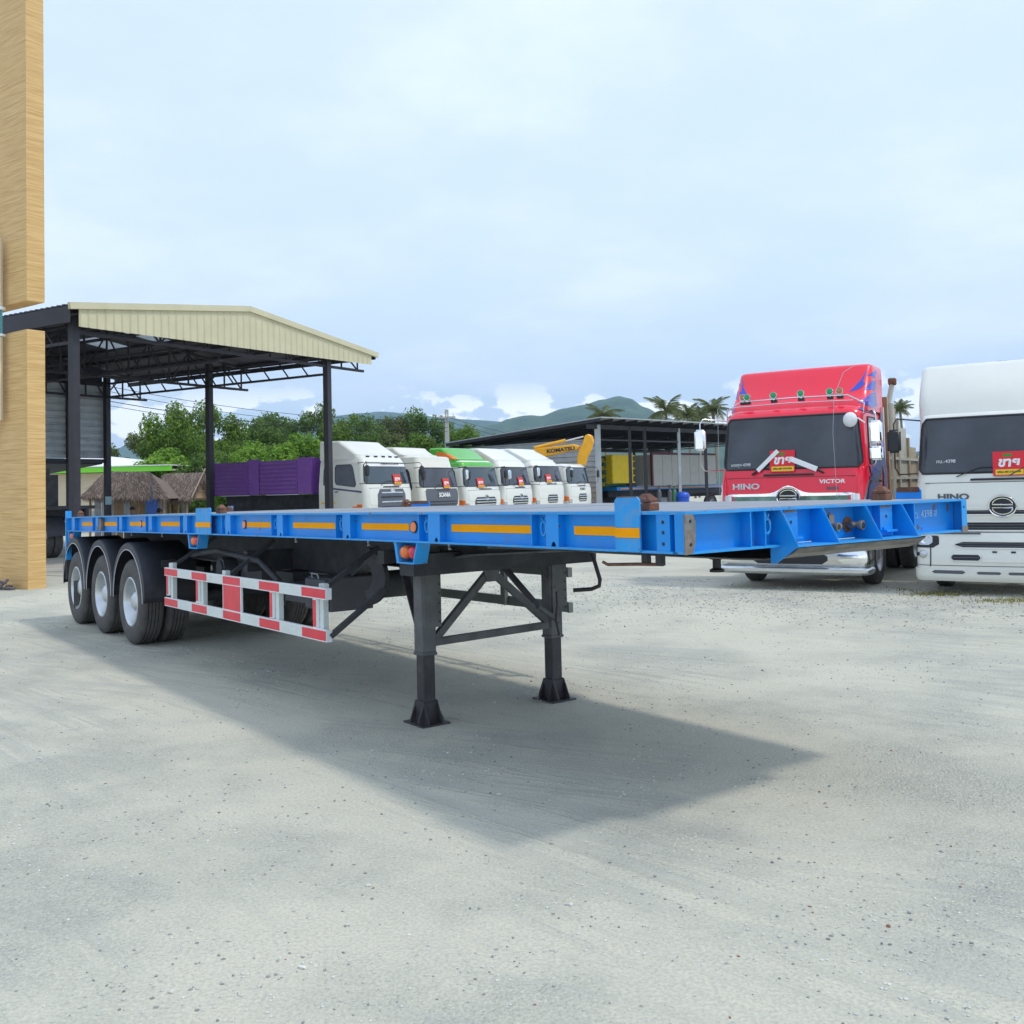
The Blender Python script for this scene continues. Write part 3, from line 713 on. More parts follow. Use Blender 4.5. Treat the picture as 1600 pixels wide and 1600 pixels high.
# side guards
def side_guard(side):
    T = (lambda t: t) if side == 0 else (lambda t: TW-t)
    face = 1 if side == 0 else -1
    S0, S1, n_ = 3.79, 7.70, 9
    def zr(s, top): return (1.012-.0072*(s-S0)-.088*0, ) if top else (.69-.005*(s-S0), )
    for top in (1, 0):
        mb = MB(); zt = lambda s: (1.012 if top else .692)-(.0065)*(s-S0); h = .088 if top else .092
        a, b = S0, S1
        vs = [(s, T(t), z) for s in (a, b) for t in (.0, .03) for z in (zt(s)-h, zt(s))]
        mb.add(vs, [(0, 1, 3, 2), (4, 6, 7, 5), (0, 4, 5, 1), (2, 3, 7, 6), (0, 2, 6, 4), (1, 5, 7, 3)])
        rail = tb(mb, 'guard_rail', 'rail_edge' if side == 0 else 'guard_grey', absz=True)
        if side == 0:
            for i in range(n_):
                a = S0+(S1-S0)*i/n_; b = S0+(S1-S0)*(i+1)/n_; q = MB(); g_ = .006
                q.add([(x, T(-.0025), z) for x, z in ((a+g_, zt(a)-h+.009), (b-g_, zt(b)-h+.009), (b-g_, zt(b)-.009), (a+g_, zt(a)-.009))]+
                      [(x, T(-.0002), z) for x, z in ((a+g_, zt(a)-h+.009), (b-g_, zt(b)-h+.009), (b-g_, zt(b)-.009), (a+g_, zt(a)-.009))],
                      [(0, 1, 2, 3), (0, 4, 5, 1), (1, 5, 6, 2), (2, 6, 7, 3), (3, 7, 4, 0)])
                tb(q, 'reflective_panel', 'rail_red' if i % 2 == 0 else 'rail_white', rail, absz=True)
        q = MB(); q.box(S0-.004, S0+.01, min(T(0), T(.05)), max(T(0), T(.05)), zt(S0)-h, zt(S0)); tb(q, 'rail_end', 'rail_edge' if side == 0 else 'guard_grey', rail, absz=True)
    for j, s_ in enumerate((3.93, 4.78, 6.62, 7.55)):
        mb = MB(); mb.box(s_-.035, s_+.035, min(T(.032), T(.075)), max(T(.032), T(.075)), .60, 1.04 if j in (0, 3) else .98)
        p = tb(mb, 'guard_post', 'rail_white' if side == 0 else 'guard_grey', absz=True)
        if side == 0:
            q = MB(); q.box(s_+.035, s_+.10, .005, .03, .69, .92); tb(q, 'post_plate', 'rail_edge', p, absz=True)
            q = MB(); q.box(s_+.042, s_+.093, .002, .0045, .70, .91); tb(q, 'reflective_panel', 'rail_red', p, absz=True)
    if side == 0:
        mb = MB(); mb.box(5.52, 5.98, .004, .022, .672, .925); p = tb(mb, 'guard_panel', 'rail_edge', absz=True)
        mb = MB(); mb.box(5.54, 5.96, .001, .0035, .685, .912); tb(mb, 'reflective_panel', 'rail_red', p, absz=True)
    for s_, e in ((3.93, .35), (6.02, .4), (7.6, .4)):
        mb = MB(); mb.bar((s_, T(.055), 1.0 if s_ != 6.02 else .96), (s_-.05, T(.52), 1.30), .04, .035); tb(mb, 'guard_strut', 'chassis', absz=True)
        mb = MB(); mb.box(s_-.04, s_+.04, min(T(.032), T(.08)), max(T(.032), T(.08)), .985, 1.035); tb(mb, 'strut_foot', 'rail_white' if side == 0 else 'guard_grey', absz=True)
for side in (0, 1): side_guard(side)
# curved bracket and lower arm in front of the guard
mb = MB(); C0 = (4.08, 1.06); n_ = 14
oc = [(C0[0]-.37*cos(radians(a)), C0[1]+.24*sin(radians(a))) for a in [-75+i*150/n_ for i in range(n_+1)]]
ic = [(C0[0]-.16*cos(radians(a)), C0[1]+.115*sin(radians(a))) for a in [-90+i*180/n_ for i in range(n_+1)]]
for i in range(n_): mb.prism([oc[i], oc[i+1], ic[i+1], ic[i]], lambda x, z, t: (x, t, z), .48, .52)
tb(mb, 'curved_bracket', 'chassis', absz=True)
mb = MB(); mb.bar((3.80, .04, .64), (3.74, .49, .97), .05, .04)
tb(mb, 'guard_arm', 'chassis', absz=True, smooth=60)
# tanks and boxes between the guards
for s_, t_, r in ((5.2, 1.24, .13), (7.2, .95, .14), (7.55, 1.5, .14)):
    mb = MB(); mb.lathe([(.0001, -.42), (r*.7, -.40), (r, -.34), (r, .34), (r*.7, .40), (.0001, .42)], (s_, t_, .86), (0, 1, 0) if r < .14 else (1, 0, 0), 20); tb(mb, 'air_tank', 'chassis', absz=True, smooth=40)
mb = MB(); mb.box(5.05, 5.5, .42, .80, .76, .93); tb(mb, 'tool_box', 'box_grey', absz=True, bevel=.01)
mb = MB(); mb.box(4.62, 5.02, .40, .44, .73, 1.0); mb.box(4.6, 5.04, .44, .86, .72, 1.01); p = tb(mb, 'battery_box', 'box_grey', absz=True, bevel=.008)
mb = MB(); mb.tube([(4.78, .42, 1.0), (4.78, .41, 1.04), (4.9, .41, 1.045), (4.9, .42, 1.0)], .008, 6); tb(mb, 'handle', 'galvanised', p, absz=True)
mb = MB(); mb.box(5.6, 6.0, .55, .95, .90, 1.0); mb.box(6.35, 6.9, .55, 1.0, .82, 1.0); mb.box(6.1, 6.2, .3, 2.2, 1.0, 1.2); tb(mb, 'valve_rack', 'chassis', absz=True)
mb = MB(); mb.box(3.9, 8.0, .80, 1.68, 1.20, 1.22); mb.box(8.0, 12, .80, 1.68, 1.02, 1.04); tb(mb, 'belly_plate', 'chassis', absz=True)
mb = MB(); mb.cyl((7.1, .40, .97), (7.1, .55, .97), .13, 22); mb.cyl((7.1, .385, .97), (7.1, .40, .97), .09, 18); tb(mb, 'air_reservoir', 'chassis', absz=True, smooth=30)
mb = MB(); mb.tube([(7.8, .35, 1.1), (6.9, .3, 1.18), (5.8, .3, 1.12), (5.4, .32, .95)], .03, 8); tb(mb, 'brake_pipe', 'chassis', absz=True, smooth=60)
mb = MB(); mb.box(10.30, 10.42, .010, .05, -BH+.014, -.03); mb.box(10.44, 10.50, .0, .045, -BH+.02, -BH+.07); tb(mb, 'rusty_lock_box', 'worn_edge', bevel=.004)

# ------------------------------------------------------------------ trucks
def lerp(a, b, t): return a+(b-a)*t
class Shell:
    """rounded-plan loft: rows (z, y of the front, half width, corner radius, bow of the front)"""
    def __init__(s, rows, yb): s.rows = rows; s.yb = yb
    def row(s, z):
        R_ = s.rows
        if z <= R_[0][0]: return R_[0]
        for a, b in zip(R_, R_[1:]):
            if z <= b[0]:
                t = (z-a[0])/max(1e-6, b[0]-a[0]); return tuple(lerp(x, y, t) for x, y in zip(a, b))
        return R_[-1]
    def P(s, p, z, row=None):
        _, yf, hw, r, bow = row or s.row(z); sg = 1 if p >= 0 else -1; p = abs(p)
        xc = hw-r; y0 = yf+bow*(xc/hw)**2
        if p <= 1: x = p*xc; y = yf+bow*(x/hw)**2
        elif p <= 2: a = (p-1)*pi/2; x = xc+r*sin(a); y = y0+r*(1-cos(a))
        else: x = hw; y = y0+r+(p-2)*(s.yb-y0-r)
        return V((sg*x, y, z))
    def Nrm(s, p, z):
        e = .01; a = s.P(p+e, z)-s.P(p-e, z); b = s.P(p, z+e)-s.P(p, z-e)
        n = a.cross(b)
        return n.normalized() if n.length > 0 else V((0, -1, 0))
    def on(s, p, z, off=.0): return s.P(p, z)+s.Nrm(p, z)*off
    def body(s, mb, zs, top=True, P1=3.0):
        ps = [-P1+.0]+[-2.5, -2.0]+[-2+.2*i for i in range(1, 5)]+[-1+.125*i for i in range(17)]+[1+.2*i for i in range(1, 6)]+[2.5, P1]
        ps = sorted(set(max(-P1, min(P1, p)) for p in ps)); k = len(ps)
        vs = [s.P(p, z) for z in zs for p in ps]
        fs = [(j*k+i, j*k+i+1, (j+1)*k+i+1, (j+1)*k+i) for j in range(len(zs)-1) for i in range(k-1)]
        if P1 >= 2.9: fs += [(j*k+k-1, j*k, (j+1)*k, (j+1)*k+k-1) for j in range(len(zs)-1)]
        if top: fs.append(tuple((len(zs)-1)*k+i for i in range(k)))
        fs.append(tuple(range(k))[::-1])
        return mb.add(vs, fs)
    def patch(s, mb, z0, z1, p0, p1, off=.004, n=12, m=8, rnd=0., th=.0, mi=0, zf=None):
        q0 = p0 if callable(p0) else (lambda b: p0); q1 = p1 if callable(p1) else (lambda b: p1)
        def pos(i, j, o):
            b = j/m; a = i/n*2-1
            if rnd:
                e = min(b, 1-b)/rnd
                if e < 1: a *= 1-.16*(1-sqrt(max(0, 1-(1-e)**2)))
            z = lerp(z0, z1, b)
            if zf: z += zf(a, b)
            return s.on(lerp(q0(b), q1(b), (a+1)/2), z, o)
        vs = [pos(i, j, off) for j in range(m+1) for i in range(n+1)]; w = n+1
        fs = [(j*w+i, j*w+i+1, (j+1)*w+i+1, (j+1)*w+i) for j in range(m) for i in range(n)]
        ring = [i for i in range(n+1)]+[j*w+n for j in range(1, m+1)]+[m*w+i for i in range(n-1, -1, -1)]+[j*w for j in range(m-1, 0, -1)]
        k = len(vs)
        vs += [pos(i % w, i//w, -.01) for i in ring]; r = len(ring)
        fs += [(ring[i], k+i, k+(i+1) % r, ring[(i+1) % r]) for i in range(r)]
        mb.add(vs, fs, mi); return [vs[i] for i in ring]
def slot(name, mt, parent, S, z0, z1, p0, p1, off, n, m, rnd, rim=None, rr_=.011, bars=0):
    e = []
    o = part(name, mt, parent, lambda mb: e.extend(S.patch(mb, z0, z1, p0, p1, off, n, m, rnd)), smooth=50)
    if rim: part('slot_rim', rim, o, lambda mb: mb.tube(e, rr_, 5, closed=True), smooth=60)
    for k in range(bars):
        z = lerp(z0, z1, (k+1)/(bars+1)); part('slot_bar', 'grey_plastic', o, lambda mb: mb.tube([S.on(lerp(p0+(p1-p0)*.04, p1-(p1-p0)*.04, i/14), z, off+.006) for i in range(15)], .007, 4), smooth=60)
    return o
def part(name, mt, parent, fn, smooth=0, **k):
    mb = MB(); fn(mb); return mb.build(name, mt, parent, smooth=smooth, **k)
HUE = {}
def sale_sign(root_, S, p, z, w=.42, h=.36):         # red sheet with white word and yellow strip, propped on the windscreen
    c = S.on(p, z, .035); n = S.Nrm(p, z); x = V((0, 0, 1)).cross(n).normalized(); x = -x if x.x < 0 else x
    up = n.cross(x); up = up if up.z > 0 else -up
    m = frame(c, x, up)
    def pl(mb, x0, x1, y0, y1, o): mb.add([m@V((a, b, o+e)) for e in (-.002, 0) for a, b in ((x0, y0), (x1, y0), (x1, y1), (x0, y1))], [(3, 2, 1, 0), (4, 5, 6, 7), (0, 1, 5, 4), (1, 2, 6, 5), (2, 3, 7, 6), (3, 0, 4, 7)])
    sg = part('sale_sign', 'sign_red', root_, lambda mb: pl(mb, -w/2, w/2, -h/2, h/2, 0))
    part('sign_strip', 'sign_yellow', sg, lambda mb: pl(mb, -w*.42, w*.46, -h*.46, -h*.24, .003))
    part('sign_badge', 'sign_green', sg, lambda mb: pl(mb, -w*.18, w*.12, h*.28, h*.40, .003))
    text('ขาย', h*.52, 'print_white', sg, m@Matrix.Translation((.0, h*.04, .004)), bold=.008, shear=.15)
    text('พร้อม 081-373-9799', h*.105, 'print_black', sg, m@Matrix.Translation((.01*w, -h*.35, .005)), bold=.001)
    return sg
def emblem(root_, S, z, R_, mt='chrome', back='black_plastic'):
    c = S.on(0, z, .02)
    def f(mb):
        mb.tube([c+V((R_*cos(a), -.012, R_*.82*sin(a))) for a in [2*pi*i/32 for i in range(32)]], R_*.085, 6, closed=True)
        for s_ in (1, -1):                           # inner half-moons either side of the bar
            pts = [c+V((R_*.74*cos(a), -.014, s_*R_*.12+s_*R_*.52*max(0, sin(a)))) for a in [pi*i/12 for i in range(13)]]
            mb.tube(pts, R_*.06, 5, closed=True)
    e = part('emblem', mt, root_, f, smooth=60)
    part('emblem_back', back, e, lambda mb: mb.cyl(c+V((0, .02, 0)), c+V((0, -.008, 0)), R_*.9, 28))
def cab(name, label, paint, loc, rz, o):
    """o: options. local frame: front at y=0 facing -y, x to the viewer's right, z up"""
    R_ = thing(name, label, 'truck', loc, rz, o.get('group'))
    zb, zt, zr = o.get('ws', (1.97, 2.8)) + (o.get('roof', 2.97),)
    hw = o.get('hw', 1.2); yb = o.get('len', 1.75); z0 = .93
    rake = o.get('rake', .20); hwt = hw-o.get('taper', .09)
    rows = [(z0, .0, hw, .2, .09), (1.35, -.01, hw, .2, .09), (zb-.28, .0, hw, .2, .09), (zb-.03, .035, hw, .22, .09), (zb+.03, .05, hw-.01, .22, .10),
            (zt, rake, hwt, .2, .10), (zt+.06, rake+.035, hwt-.02, .2, .1), (zr-.05, rake+.11, hwt-.06, .2, .1), (zr-.012, rake+.2, hwt-.12, .2, .08), (zr, rake+.32, hwt-.22, .18, .06)]
    S = Shell(rows, yb)
    zs = [r[0] for r in rows]+[1.1, 1.2, 1.5, lerp(zb, zt, .3), lerp(zb, zt, .55), lerp(zb, zt, .8), zr-.03]
    part('cab_body', paint, R_, lambda mb: S.body(mb, sorted(zs)), smooth=42)
    # windscreen with its rubber; opaque pane, coloured dark in place of an interior
    edge = []
    def ws(mb): edge.extend(S.patch(mb, zb+.02, zt, lambda b: -1.62+.14*b, lambda b: 1.62-.14*b, .006, 22, 12, .16))
    wsn = part('windscreen', o.get('glass', 'glass_dark'), R_, ws, smooth=60)
    part('windscreen_rubber', 'black_plastic', wsn, lambda mb: mb.tube(edge, .017, 5, closed=True), smooth=60)
    if o.get('band'): 
        part('sun_strip', 'print_white', wsn, lambda mb: S.patch(mb, lerp(zb, zt, .84), zt-.02, -1.5, 1.5, .010, 18, 2))
        text('PREMIUMTRUCKCENTER', .085, 'print_black', wsn, frame(S.on(0, lerp(zb, zt, .92), .10), (1, 0, 0), (0, .2, 1)), bold=.002)
    # door, side windows
    for sg in (-1, 1):
        dz = z0+.04
        def door(mb): S.patch(mb, dz, zt+.02, lambda b: sg*2.06, lambda b: sg*2.70, .004, 6, 10)
        d = part('door', paint, R_, door, smooth=50)
        we = []
        def swin(mb): we.extend(S.patch(mb, zb-.03, zt-.04, lambda b: sg*(2.10+.06*b), lambda b: sg*2.60, .009, 8, 8, .15, zf=lambda a, b: -.05*(1-b)*(a if sg < 0 else -a)*-1))
        w = part('side_window', 'glass_dark', d, swin, smooth=60)
        part('window_rubber', 'black_plastic', d, lambda mb: mb.tube(we, .012, 4, closed=True), smooth=60)
        hx = S.on(sg*2.58, zb-.22, .012)
        part('door_handle', 'black_plastic', d, lambda mb: mb.box(hx.x-.012, hx.x+.012, hx.y-.07, hx.y+.07, hx.z-.015, hx.z+.015))
        if yb > 1.9: part('rear_window', 'glass_dark', R_, lambda mb: S.patch(mb, zb, zt-.06, sg*2.74, sg*2.90, .008, 3, 4, .2), smooth=60)
        # mirror on its tubular arm
        ms = o.get('mirror', 'black_plastic')
        a = S.on(sg*2.02, zt+.0, 0); b = S.on(sg*2.02, zb+.03, 0); mx = sg*(hw+.24)
        arm = part('mirror_arm', o.get('armmat', 'black_plastic'), R_, lambda mb: mb.tube([a, V((mx-.04*sg, -.10, zt+.02)), V((mx, -.14, zt-.06)), V((mx, -.14, zb+.12)), V((mx-.05*sg, -.10, zb+.02)), b], .012, 6), smooth=60)
        def head(mb): mb.obox(V((mx+.0*sg, -.15, lerp(zb, zt, .62))), (.20, .09, .36))
        mh = part('mirror', ms, arm, head, bevel=.035, seg=3, smooth=50)
        if o.get('chrome2') and sg > 0:
            part('mirror', ms, arm, lambda mb: mb.obox(V((mx, -.15, lerp(zb, zt, .62)-.33)), (.20, .08, .22)), bevel=.03, seg=3, smooth=50)
        # corner air dam
        part('corner_panel', paint, R_, lambda mb: S.patch(mb, 1.0, zb-.12, sg*1.25, sg*2.02, .012, 8, 6, .12), smooth=50)
    # front panel with shut lines
    part('front_panel', paint, R_, lambda mb: S.patch(mb, 1.32+o.get('gz', 0), zb-.13, -1.18, 1.18, .010, 18, 5, .1), smooth=50)
    part('shut_line', 'black_plastic', R_, lambda mb: S.patch(mb, zb-.13, zb-.122, -1.2, 1.2, .0115, 18, 1), smooth=50)
    part('grab_handle', 'black_plastic', R_, lambda mb: mb.tube([S.on(-.42, zb-.085, .0), S.on(-.38, zb-.085, .03), S.on(.38, zb-.085, .03), S.on(.42, zb-.085, 0)], .016, 6), smooth=60)
    # grille, lamps, bumper
    g = o.get('grille', 'hino')
    if g == 'hino':
        gz = o.get('gz', 0)
        if gz: slot('grille', 'black_plastic', R_, S, 1.19, 1.29, -1.02, 1.02, .014, 18, 2, .4, paint, .014, 1)
        else: part('grille', 'black_plastic', R_, lambda mb: S.patch(mb, 1.18+gz, 1.43+gz, -.95, .95, .014, 18, 2, .2), smooth=50)
        for z in (() if gz else (1.24, 1.37)): part('grille_bar', o.get('trim', paint), R_, lambda mb: S.patch(mb, z-.022+gz, z+.022+gz, -.93, .93, .026, 18, 1), smooth=50)
        gt = o.get('trim', paint)
        part('grille_surround', gt, R_, lambda mb: S.patch(mb, (1.515 if gt == 'chrome' else 1.44+gz), 1.56+gz, -1.15, 1.15, .018, 24, 3, .1, zf=lambda a, b: .13*b*math.exp(-(a/.16)**2)), smooth=50)
        if gt == 'chrome':
            for sg in (-1, 1):
                part('chrome_slot', 'black_plastic', R_, lambda mb: S.patch(mb, 1.405, 1.435, sg*.24, sg*.80, .028, 10, 1, .3), smooth=50)
                part('chrome_band', 'chrome_dark_reflection', R_, lambda mb: S.patch(mb, 1.44, 1.513, sg*.14, sg*.97, .023, 10, 2, .1), smooth=50)
                part('upper_lamp', 'headlamp', R_, lambda mb: S.patch(mb, 1.40, 1.54, sg*.98, sg*1.35, .026, 6, 4, .3), smooth=60)
        slot('lower_opening', 'black_plastic', R_, S, .955, 1.09, -1.05, 1.05, .012, 18, 2, .2, paint if gz else None, .014, 2)
        emblem(R_, S, 1.50+gz, .185)
    elif g == 'slats':
        part('grille', 'grey_plastic', R_, lambda mb: S.patch(mb, 1.12, zb-.16, -.72, .72, .016, 14, 4, .05), smooth=50)
        for z in (1.25, 1.42, 1.58, 1.72):
            part('grille_bar', 'black_plastic' if z in (1.25, 1.58) else 'chrome_soft', R_, lambda mb: S.patch(mb, z-.02, z+.02, -.55, .55, .03, 14, 1), smooth=50)
        emblem(R_, S, zb-.2, .11, back='white_paint')
    elif g == 'dark':
        part('grille', 'grey_plastic', R_, lambda mb: S.patch(mb, 1.1, zb-.04, lambda b: -.9-.25*b, lambda b: .9+.25*b, .016, 18, 4, .1), smooth=50)
        for z in (1.16, 1.26, 1.36): part('grille_bar', 'black_plastic', R_, lambda mb: S.patch(mb, z-.012, z+.012, -.85, .85, .03, 14, 1), smooth=50)
        text('SCANIA', .20, 'print_white', R_, frame(S.on(0, 1.58, .045), (1, 0, 0), (0, 0, 1)), bold=.008)
    else:
        w_ = {'small': .42, 'wide': .62, 'chrome': .7}[g]
        part('grille', 'black_plastic', R_, lambda mb: S.patch(mb, 1.12, 1.46, -w_, w_, .016, 14, 4, .1), smooth=50)
        for z in (1.18, 1.28, 1.38): part('grille_bar', 'chrome_soft', R_, lambda mb: S.patch(mb, z-.022, z+.022, -w_*.95, w_*.95, .03, 14, 1), smooth=50)
        if g != 'small': emblem(R_, S, 1.44, .12, back='grey_plastic')
    if o.get('name'):
        nm, npos, nz_, nsz, nmt = o['name']
        text(nm, nsz, nmt, R_, frame(S.on(npos, nz_, .016), S.on(npos+.1, nz_)-S.on(npos-.1, nz_), (0, 0, 1)), bold=.005, sx=1.45)
    bh = o.get('bumper_z', .26); bp = o.get('bumper', paint)
    B = Shell([(bh, -.06, hw-.0, .16, .07), (bh+.03, -.10, hw+.02, .18, .08), (.52, -.12, hw+.02, .2, .09), (.90, -.07, hw+.015, .2, .09), (.925, -.05, hw, .2, .09)], 1.0)
    bz = [bh, bh+.015, bh+.03, bh+.12, .52, .62, .75, .90, .915, .925]
    part('bumper', bp, R_, lambda mb: B.body(mb, bz, P1=2.35), smooth=42)
    for sg in (-1, 1):
        if o.get('low_lamps'):
            hl = part('headlight', 'headlamp', R_, lambda mb: B.patch(mb, .74, .90, lambda b: sg*.95, lambda b: sg*(1.75-.25*b), .008, 8, 4, .3), smooth=60)
            part('headlight_surround', 'black_plastic', R_, lambda mb: B.patch(mb, .70, .915, lambda b: sg*.86, lambda b: sg*(1.9-.2*b), .004, 8, 4, .3), smooth=60)
            c = B.on(sg*1.25, .60, .01)
            fl = part('fog_lamp', 'headlamp', R_, lambda mb: mb.lathe([(.0001, -.02), (.045, -.015), (.06, .0), (.06, .03)], c, V((0, 1, 0)), 18), smooth=50)
            part('fog_slot', 'black_plastic', R_, lambda mb: B.patch(mb, .575, .625, sg*1.42, sg*1.95, .006, 6, 2, .3), smooth=50)
            slot('air_slot', 'black_plastic', R_, B, .51, .61, sg*.30, sg*.70, .006, 8, 3, .3, paint, .010, 1)
            part('lip_slot', 'grey_plastic', R_, lambda mb: B.patch(mb, .32, .37, sg*.50, sg*.95, .034, 8, 2, .4), smooth=50)
            part('lip_slot', 'grey_plastic', R_, lambda mb: B.patch(mb, .32, .36, sg*.04, sg*.36, .034, 8, 2, .4), smooth=50)
        elif o.get('lamps', 1):
            part('headlight', 'headlamp', R_, lambda mb: S.patch(mb, 1.06, 1.24, sg*1.05, sg*1.7, .018, 8, 4, .3), smooth=60)
        part('turn_lamp', 'orange_lens', R_, lambda mb: S.patch(mb, 1.20, 1.36, sg*2.0, sg*2.12, .02, 3, 3, .3), smooth=60)
    if o.get('low_lamps'):
        for sg in (-1, 1):
            part('lamp_reflector', 'chrome', R_, lambda mb: mb.lathe([(.0001, .02), (.05, .0), (.068, -.012)], B.on(sg*1.2, .83, .012), V((0, 1, 0)), 16), smooth=60)
            part('bumper_shut_line', 'black_plastic', R_, lambda mb: S.patch(mb, .94, .952, sg*.2, sg*2.2, .006, 16, 1))
            part('bumper_shut_line', 'black_plastic', R_, lambda mb: B.patch(mb, .42, .70, sg*.97, sg*.985, .008, 1, 5))
            part('tow_hole', 'black_plastic', R_, lambda mb: B.patch(mb, .635, .66, sg*.09, sg*.15, .008, 2, 1))
            part('step_plate', 'grey_plastic', R_, lambda mb: B.patch(mb, .905, .92, sg*.3, sg*1.6, .03, 10, 1))
        part('bumper_shut_line', 'black_plastic', R_, lambda mb: B.patch(mb, .435, .442, -2.2, 2.2, .006, 36, 1))
        slot('lower_grille', 'black_plastic', R_, B, .70, .80, -.64, .64, .006, 16, 3, .25, paint, .012, 2)
        part('plate_recess', paint, R_, lambda mb: B.patch(mb, .50, .61, -.28, .28, .012, 8, 2), smooth=50)
        part('bumper_lip', paint, R_, lambda mb: B.patch(mb, bh, bh+.17, -2.2, 2.2, .03, 36, 4), smooth=50)
    # wipers
    for a, b_ in o.get('wipers', ((-.55, .05), (.25, .75))):
        part('wiper', o.get('wipermat', 'black_plastic'), R_, lambda mb: (mb.tube([S.on(a, zb-.04, .03), S.on(lerp(a, b_, .5), zb+.09, .035), S.on(b_, zb+.10, .03)], .008, 5), mb.tube([S.on(b_-.25, zb+.085, .02), S.on(b_+.3, zb+.11, .02)], .006, 4)), smooth=60)
    # roof fairing
    df = o.get('fairing')
    if df:
        zt2 = df['top']; y1 = df.get('y1', 1.05); y0 = df.get('y0', rake+.22); hh = df.get('hw', hwt-.05)
        rws = [(zr-.10, y0, hh, .22, .10), (zr+.05, y0+.05, hh, .2, .10)]
        for i in range(1, 6):
            t = i/6; rws.append((lerp(zr, zt2-.06, t), lerp(y0, y1, t**df.get('pw', 1.4))+.05, hh-.005*t, .15, .1))
        rws += [(zt2-.06, y1+.05, hh-.01, .12, .09), (zt2-.02, y1+.09, hh-.03, .10, .08), (zt2, y1+.16, hh-.08, .08, .07)]
        D = Shell(rws, yb+.05)
        fr = part('roof_fairing', df.get('mat', paint), R_, lambda mb: D.body(mb, sorted([r[0] for r in rws])), smooth=48)
        if df.get('lamps'):
            for i in range(5): 
                c = D.on((-.9+.45*i), zr+.035, .01) if 0 else S.on(-.9+.45*i, zr-.03, .02)
                part('roof_lamp', 'black_plastic', R_, lambda mb: mb.obox(c, (.14, .06, .05)), bevel=.01)
        o['D'] = D
    if o.get('sign') is not None: sale_sign(R_, S, o['sign'], zb+.14)
    # chassis and running gear
    ln = o.get('chassis', 6.5)
    part('chassis_frame', 'chassis', R_, lambda mb: (mb.box(-.45, -.37, .9, ln, .72, .95), mb.box(.37, .45, .9, ln, .72, .95), mb.box(-.9, .9, yb-.3, yb-.1, .8, 1.0)))
    W0 = None; base = o.get('wheelsrc')
    axles = [1.3]+o.get('axles', [4.6, 5.9])
    for i, ya in enumerate(axles):
        part('axle', 'chassis', R_, lambda mb: mb.cyl((-.95, ya, .49), (.95, ya, .49), .07, 10))
        for sg in (-1, 1):
            w = copy_tree(TW0, parent=R_); w.location = (sg*1.13, ya, .49); w.rotation_euler = (0, 0, 0 if sg < 0 else pi)
            if i: 
                w = copy_tree(TW0, parent=R_); w.location = (sg*.82, ya, .49); w.rotation_euler = (0, 0, 0 if sg < 0 else pi)
            def arch(mb):
                pts = [(ya+.56*cos(a), .50+.56*sin(a)) for a in [pi*k/12 for k in range(13)]]; q = [(ya+.60*cos(a), .50+.60*sin(a)) for a in [pi*k/12 for k in range(13)]]
                x0, x1 = sg*1.17, sg*.80
                for (a, b), (c, d) in zip(pts, pts[1:]): pass
                vs = [(x, a, b) for a, b in pts for x in (x0, x1)]+[(x, a, b) for a, b in q for x in (x0, x1)]
                n = 26
                fs = []
                for k in range(12):
                    e = 2*k; fs += [(e, e+1, e+3, e+2), (n+e, n+e+2, n+e+3, n+e+1), (e, e+2, n+e+2, n+e), (e+1, n+e+1, n+e+3, e+3)]
                fs += [(0, n, n+1, 1), (24, 25, n+25, n+24)]
                mb.add(vs, fs)
            part('wheel_arch', 'black_plastic', R_, arch, smooth=40)
    return R_, S, B
TW0 = make_wheel(None, 'wheel', R=.49, w=.25, rim_r=.275, dish=.10, rimmat='rim_silver', hubmat='rim_silver', n=36)

# red lorry -----------------------------------------------------------------
RA = atan2(-.525, .85)
opt = dict(ws=(1.95, 2.83), roof=3.0, rake=.15, taper=.06, mirror='chrome', armmat='chrome_soft', chrome2=1, trim='chrome', name=('HINO', -.72, 1.68, .13, 'chrome_soft'), sign=-.10,
           wipers=(), len=1.8, fairing=dict(top=3.72, y1=.98, y0=.42, pw=.8, mat='red_paint', hw=1.16), bumper='chrome_soft', bumper_z=.36, lamps=1, chassis=7)
red, S, B = cab('parked_truck', 'bright red truck with tall roof fairing, chrome grille and green roof lamps', 'red_paint', (4.52, 16.4, 0), RA, opt)
D = opt['D']
text('VICTOR', .085, 'print_white', red, frame(S.on(.70, 1.74, .016), S.on(.8, 1.7)-S.on(.6, 1.7), (0, 0, 1)), bold=.003, shear=.1, sx=1.3)
text('500', .07, 'grey_plastic', red, frame(S.on(.70, 1.63, .016), S.on(.8, 1.7)-S.on(.6, 1.7), (0, 0, 1)), bold=.003, sx=1.8)
text('บรรทุก-4398', .07, 'print_white', red, frame(S.on(-.85, 2.05, .016), S.on(-.7, 2.1)-S.on(-1, 2.1), (0, .2, 1)), extrude=.0005, name='chalk_writing')
def blade(a, b, w):                                  # white wrapped wiper blades, crossed
    p, q = S.on(*a, .05), S.on(*b, .06)
    def f(mb): mb.bar(p, q, w, .015, up=S.Nrm(0, 2.1))
    x = part('wiper_blade', 'print_white', red, f, bevel=.004)
    part('wiper_arm', 'black_plastic', x, lambda mb: mb.cyl(S.on(a[0]-.1*(1 if a[0] < b[0] else -1), a[1]-.05, .02), p, .018, 8))
blade((-.52, 1.93), (-.17, 2.26), .07); blade((.48, 1.93), (.05, 2.12), .085)
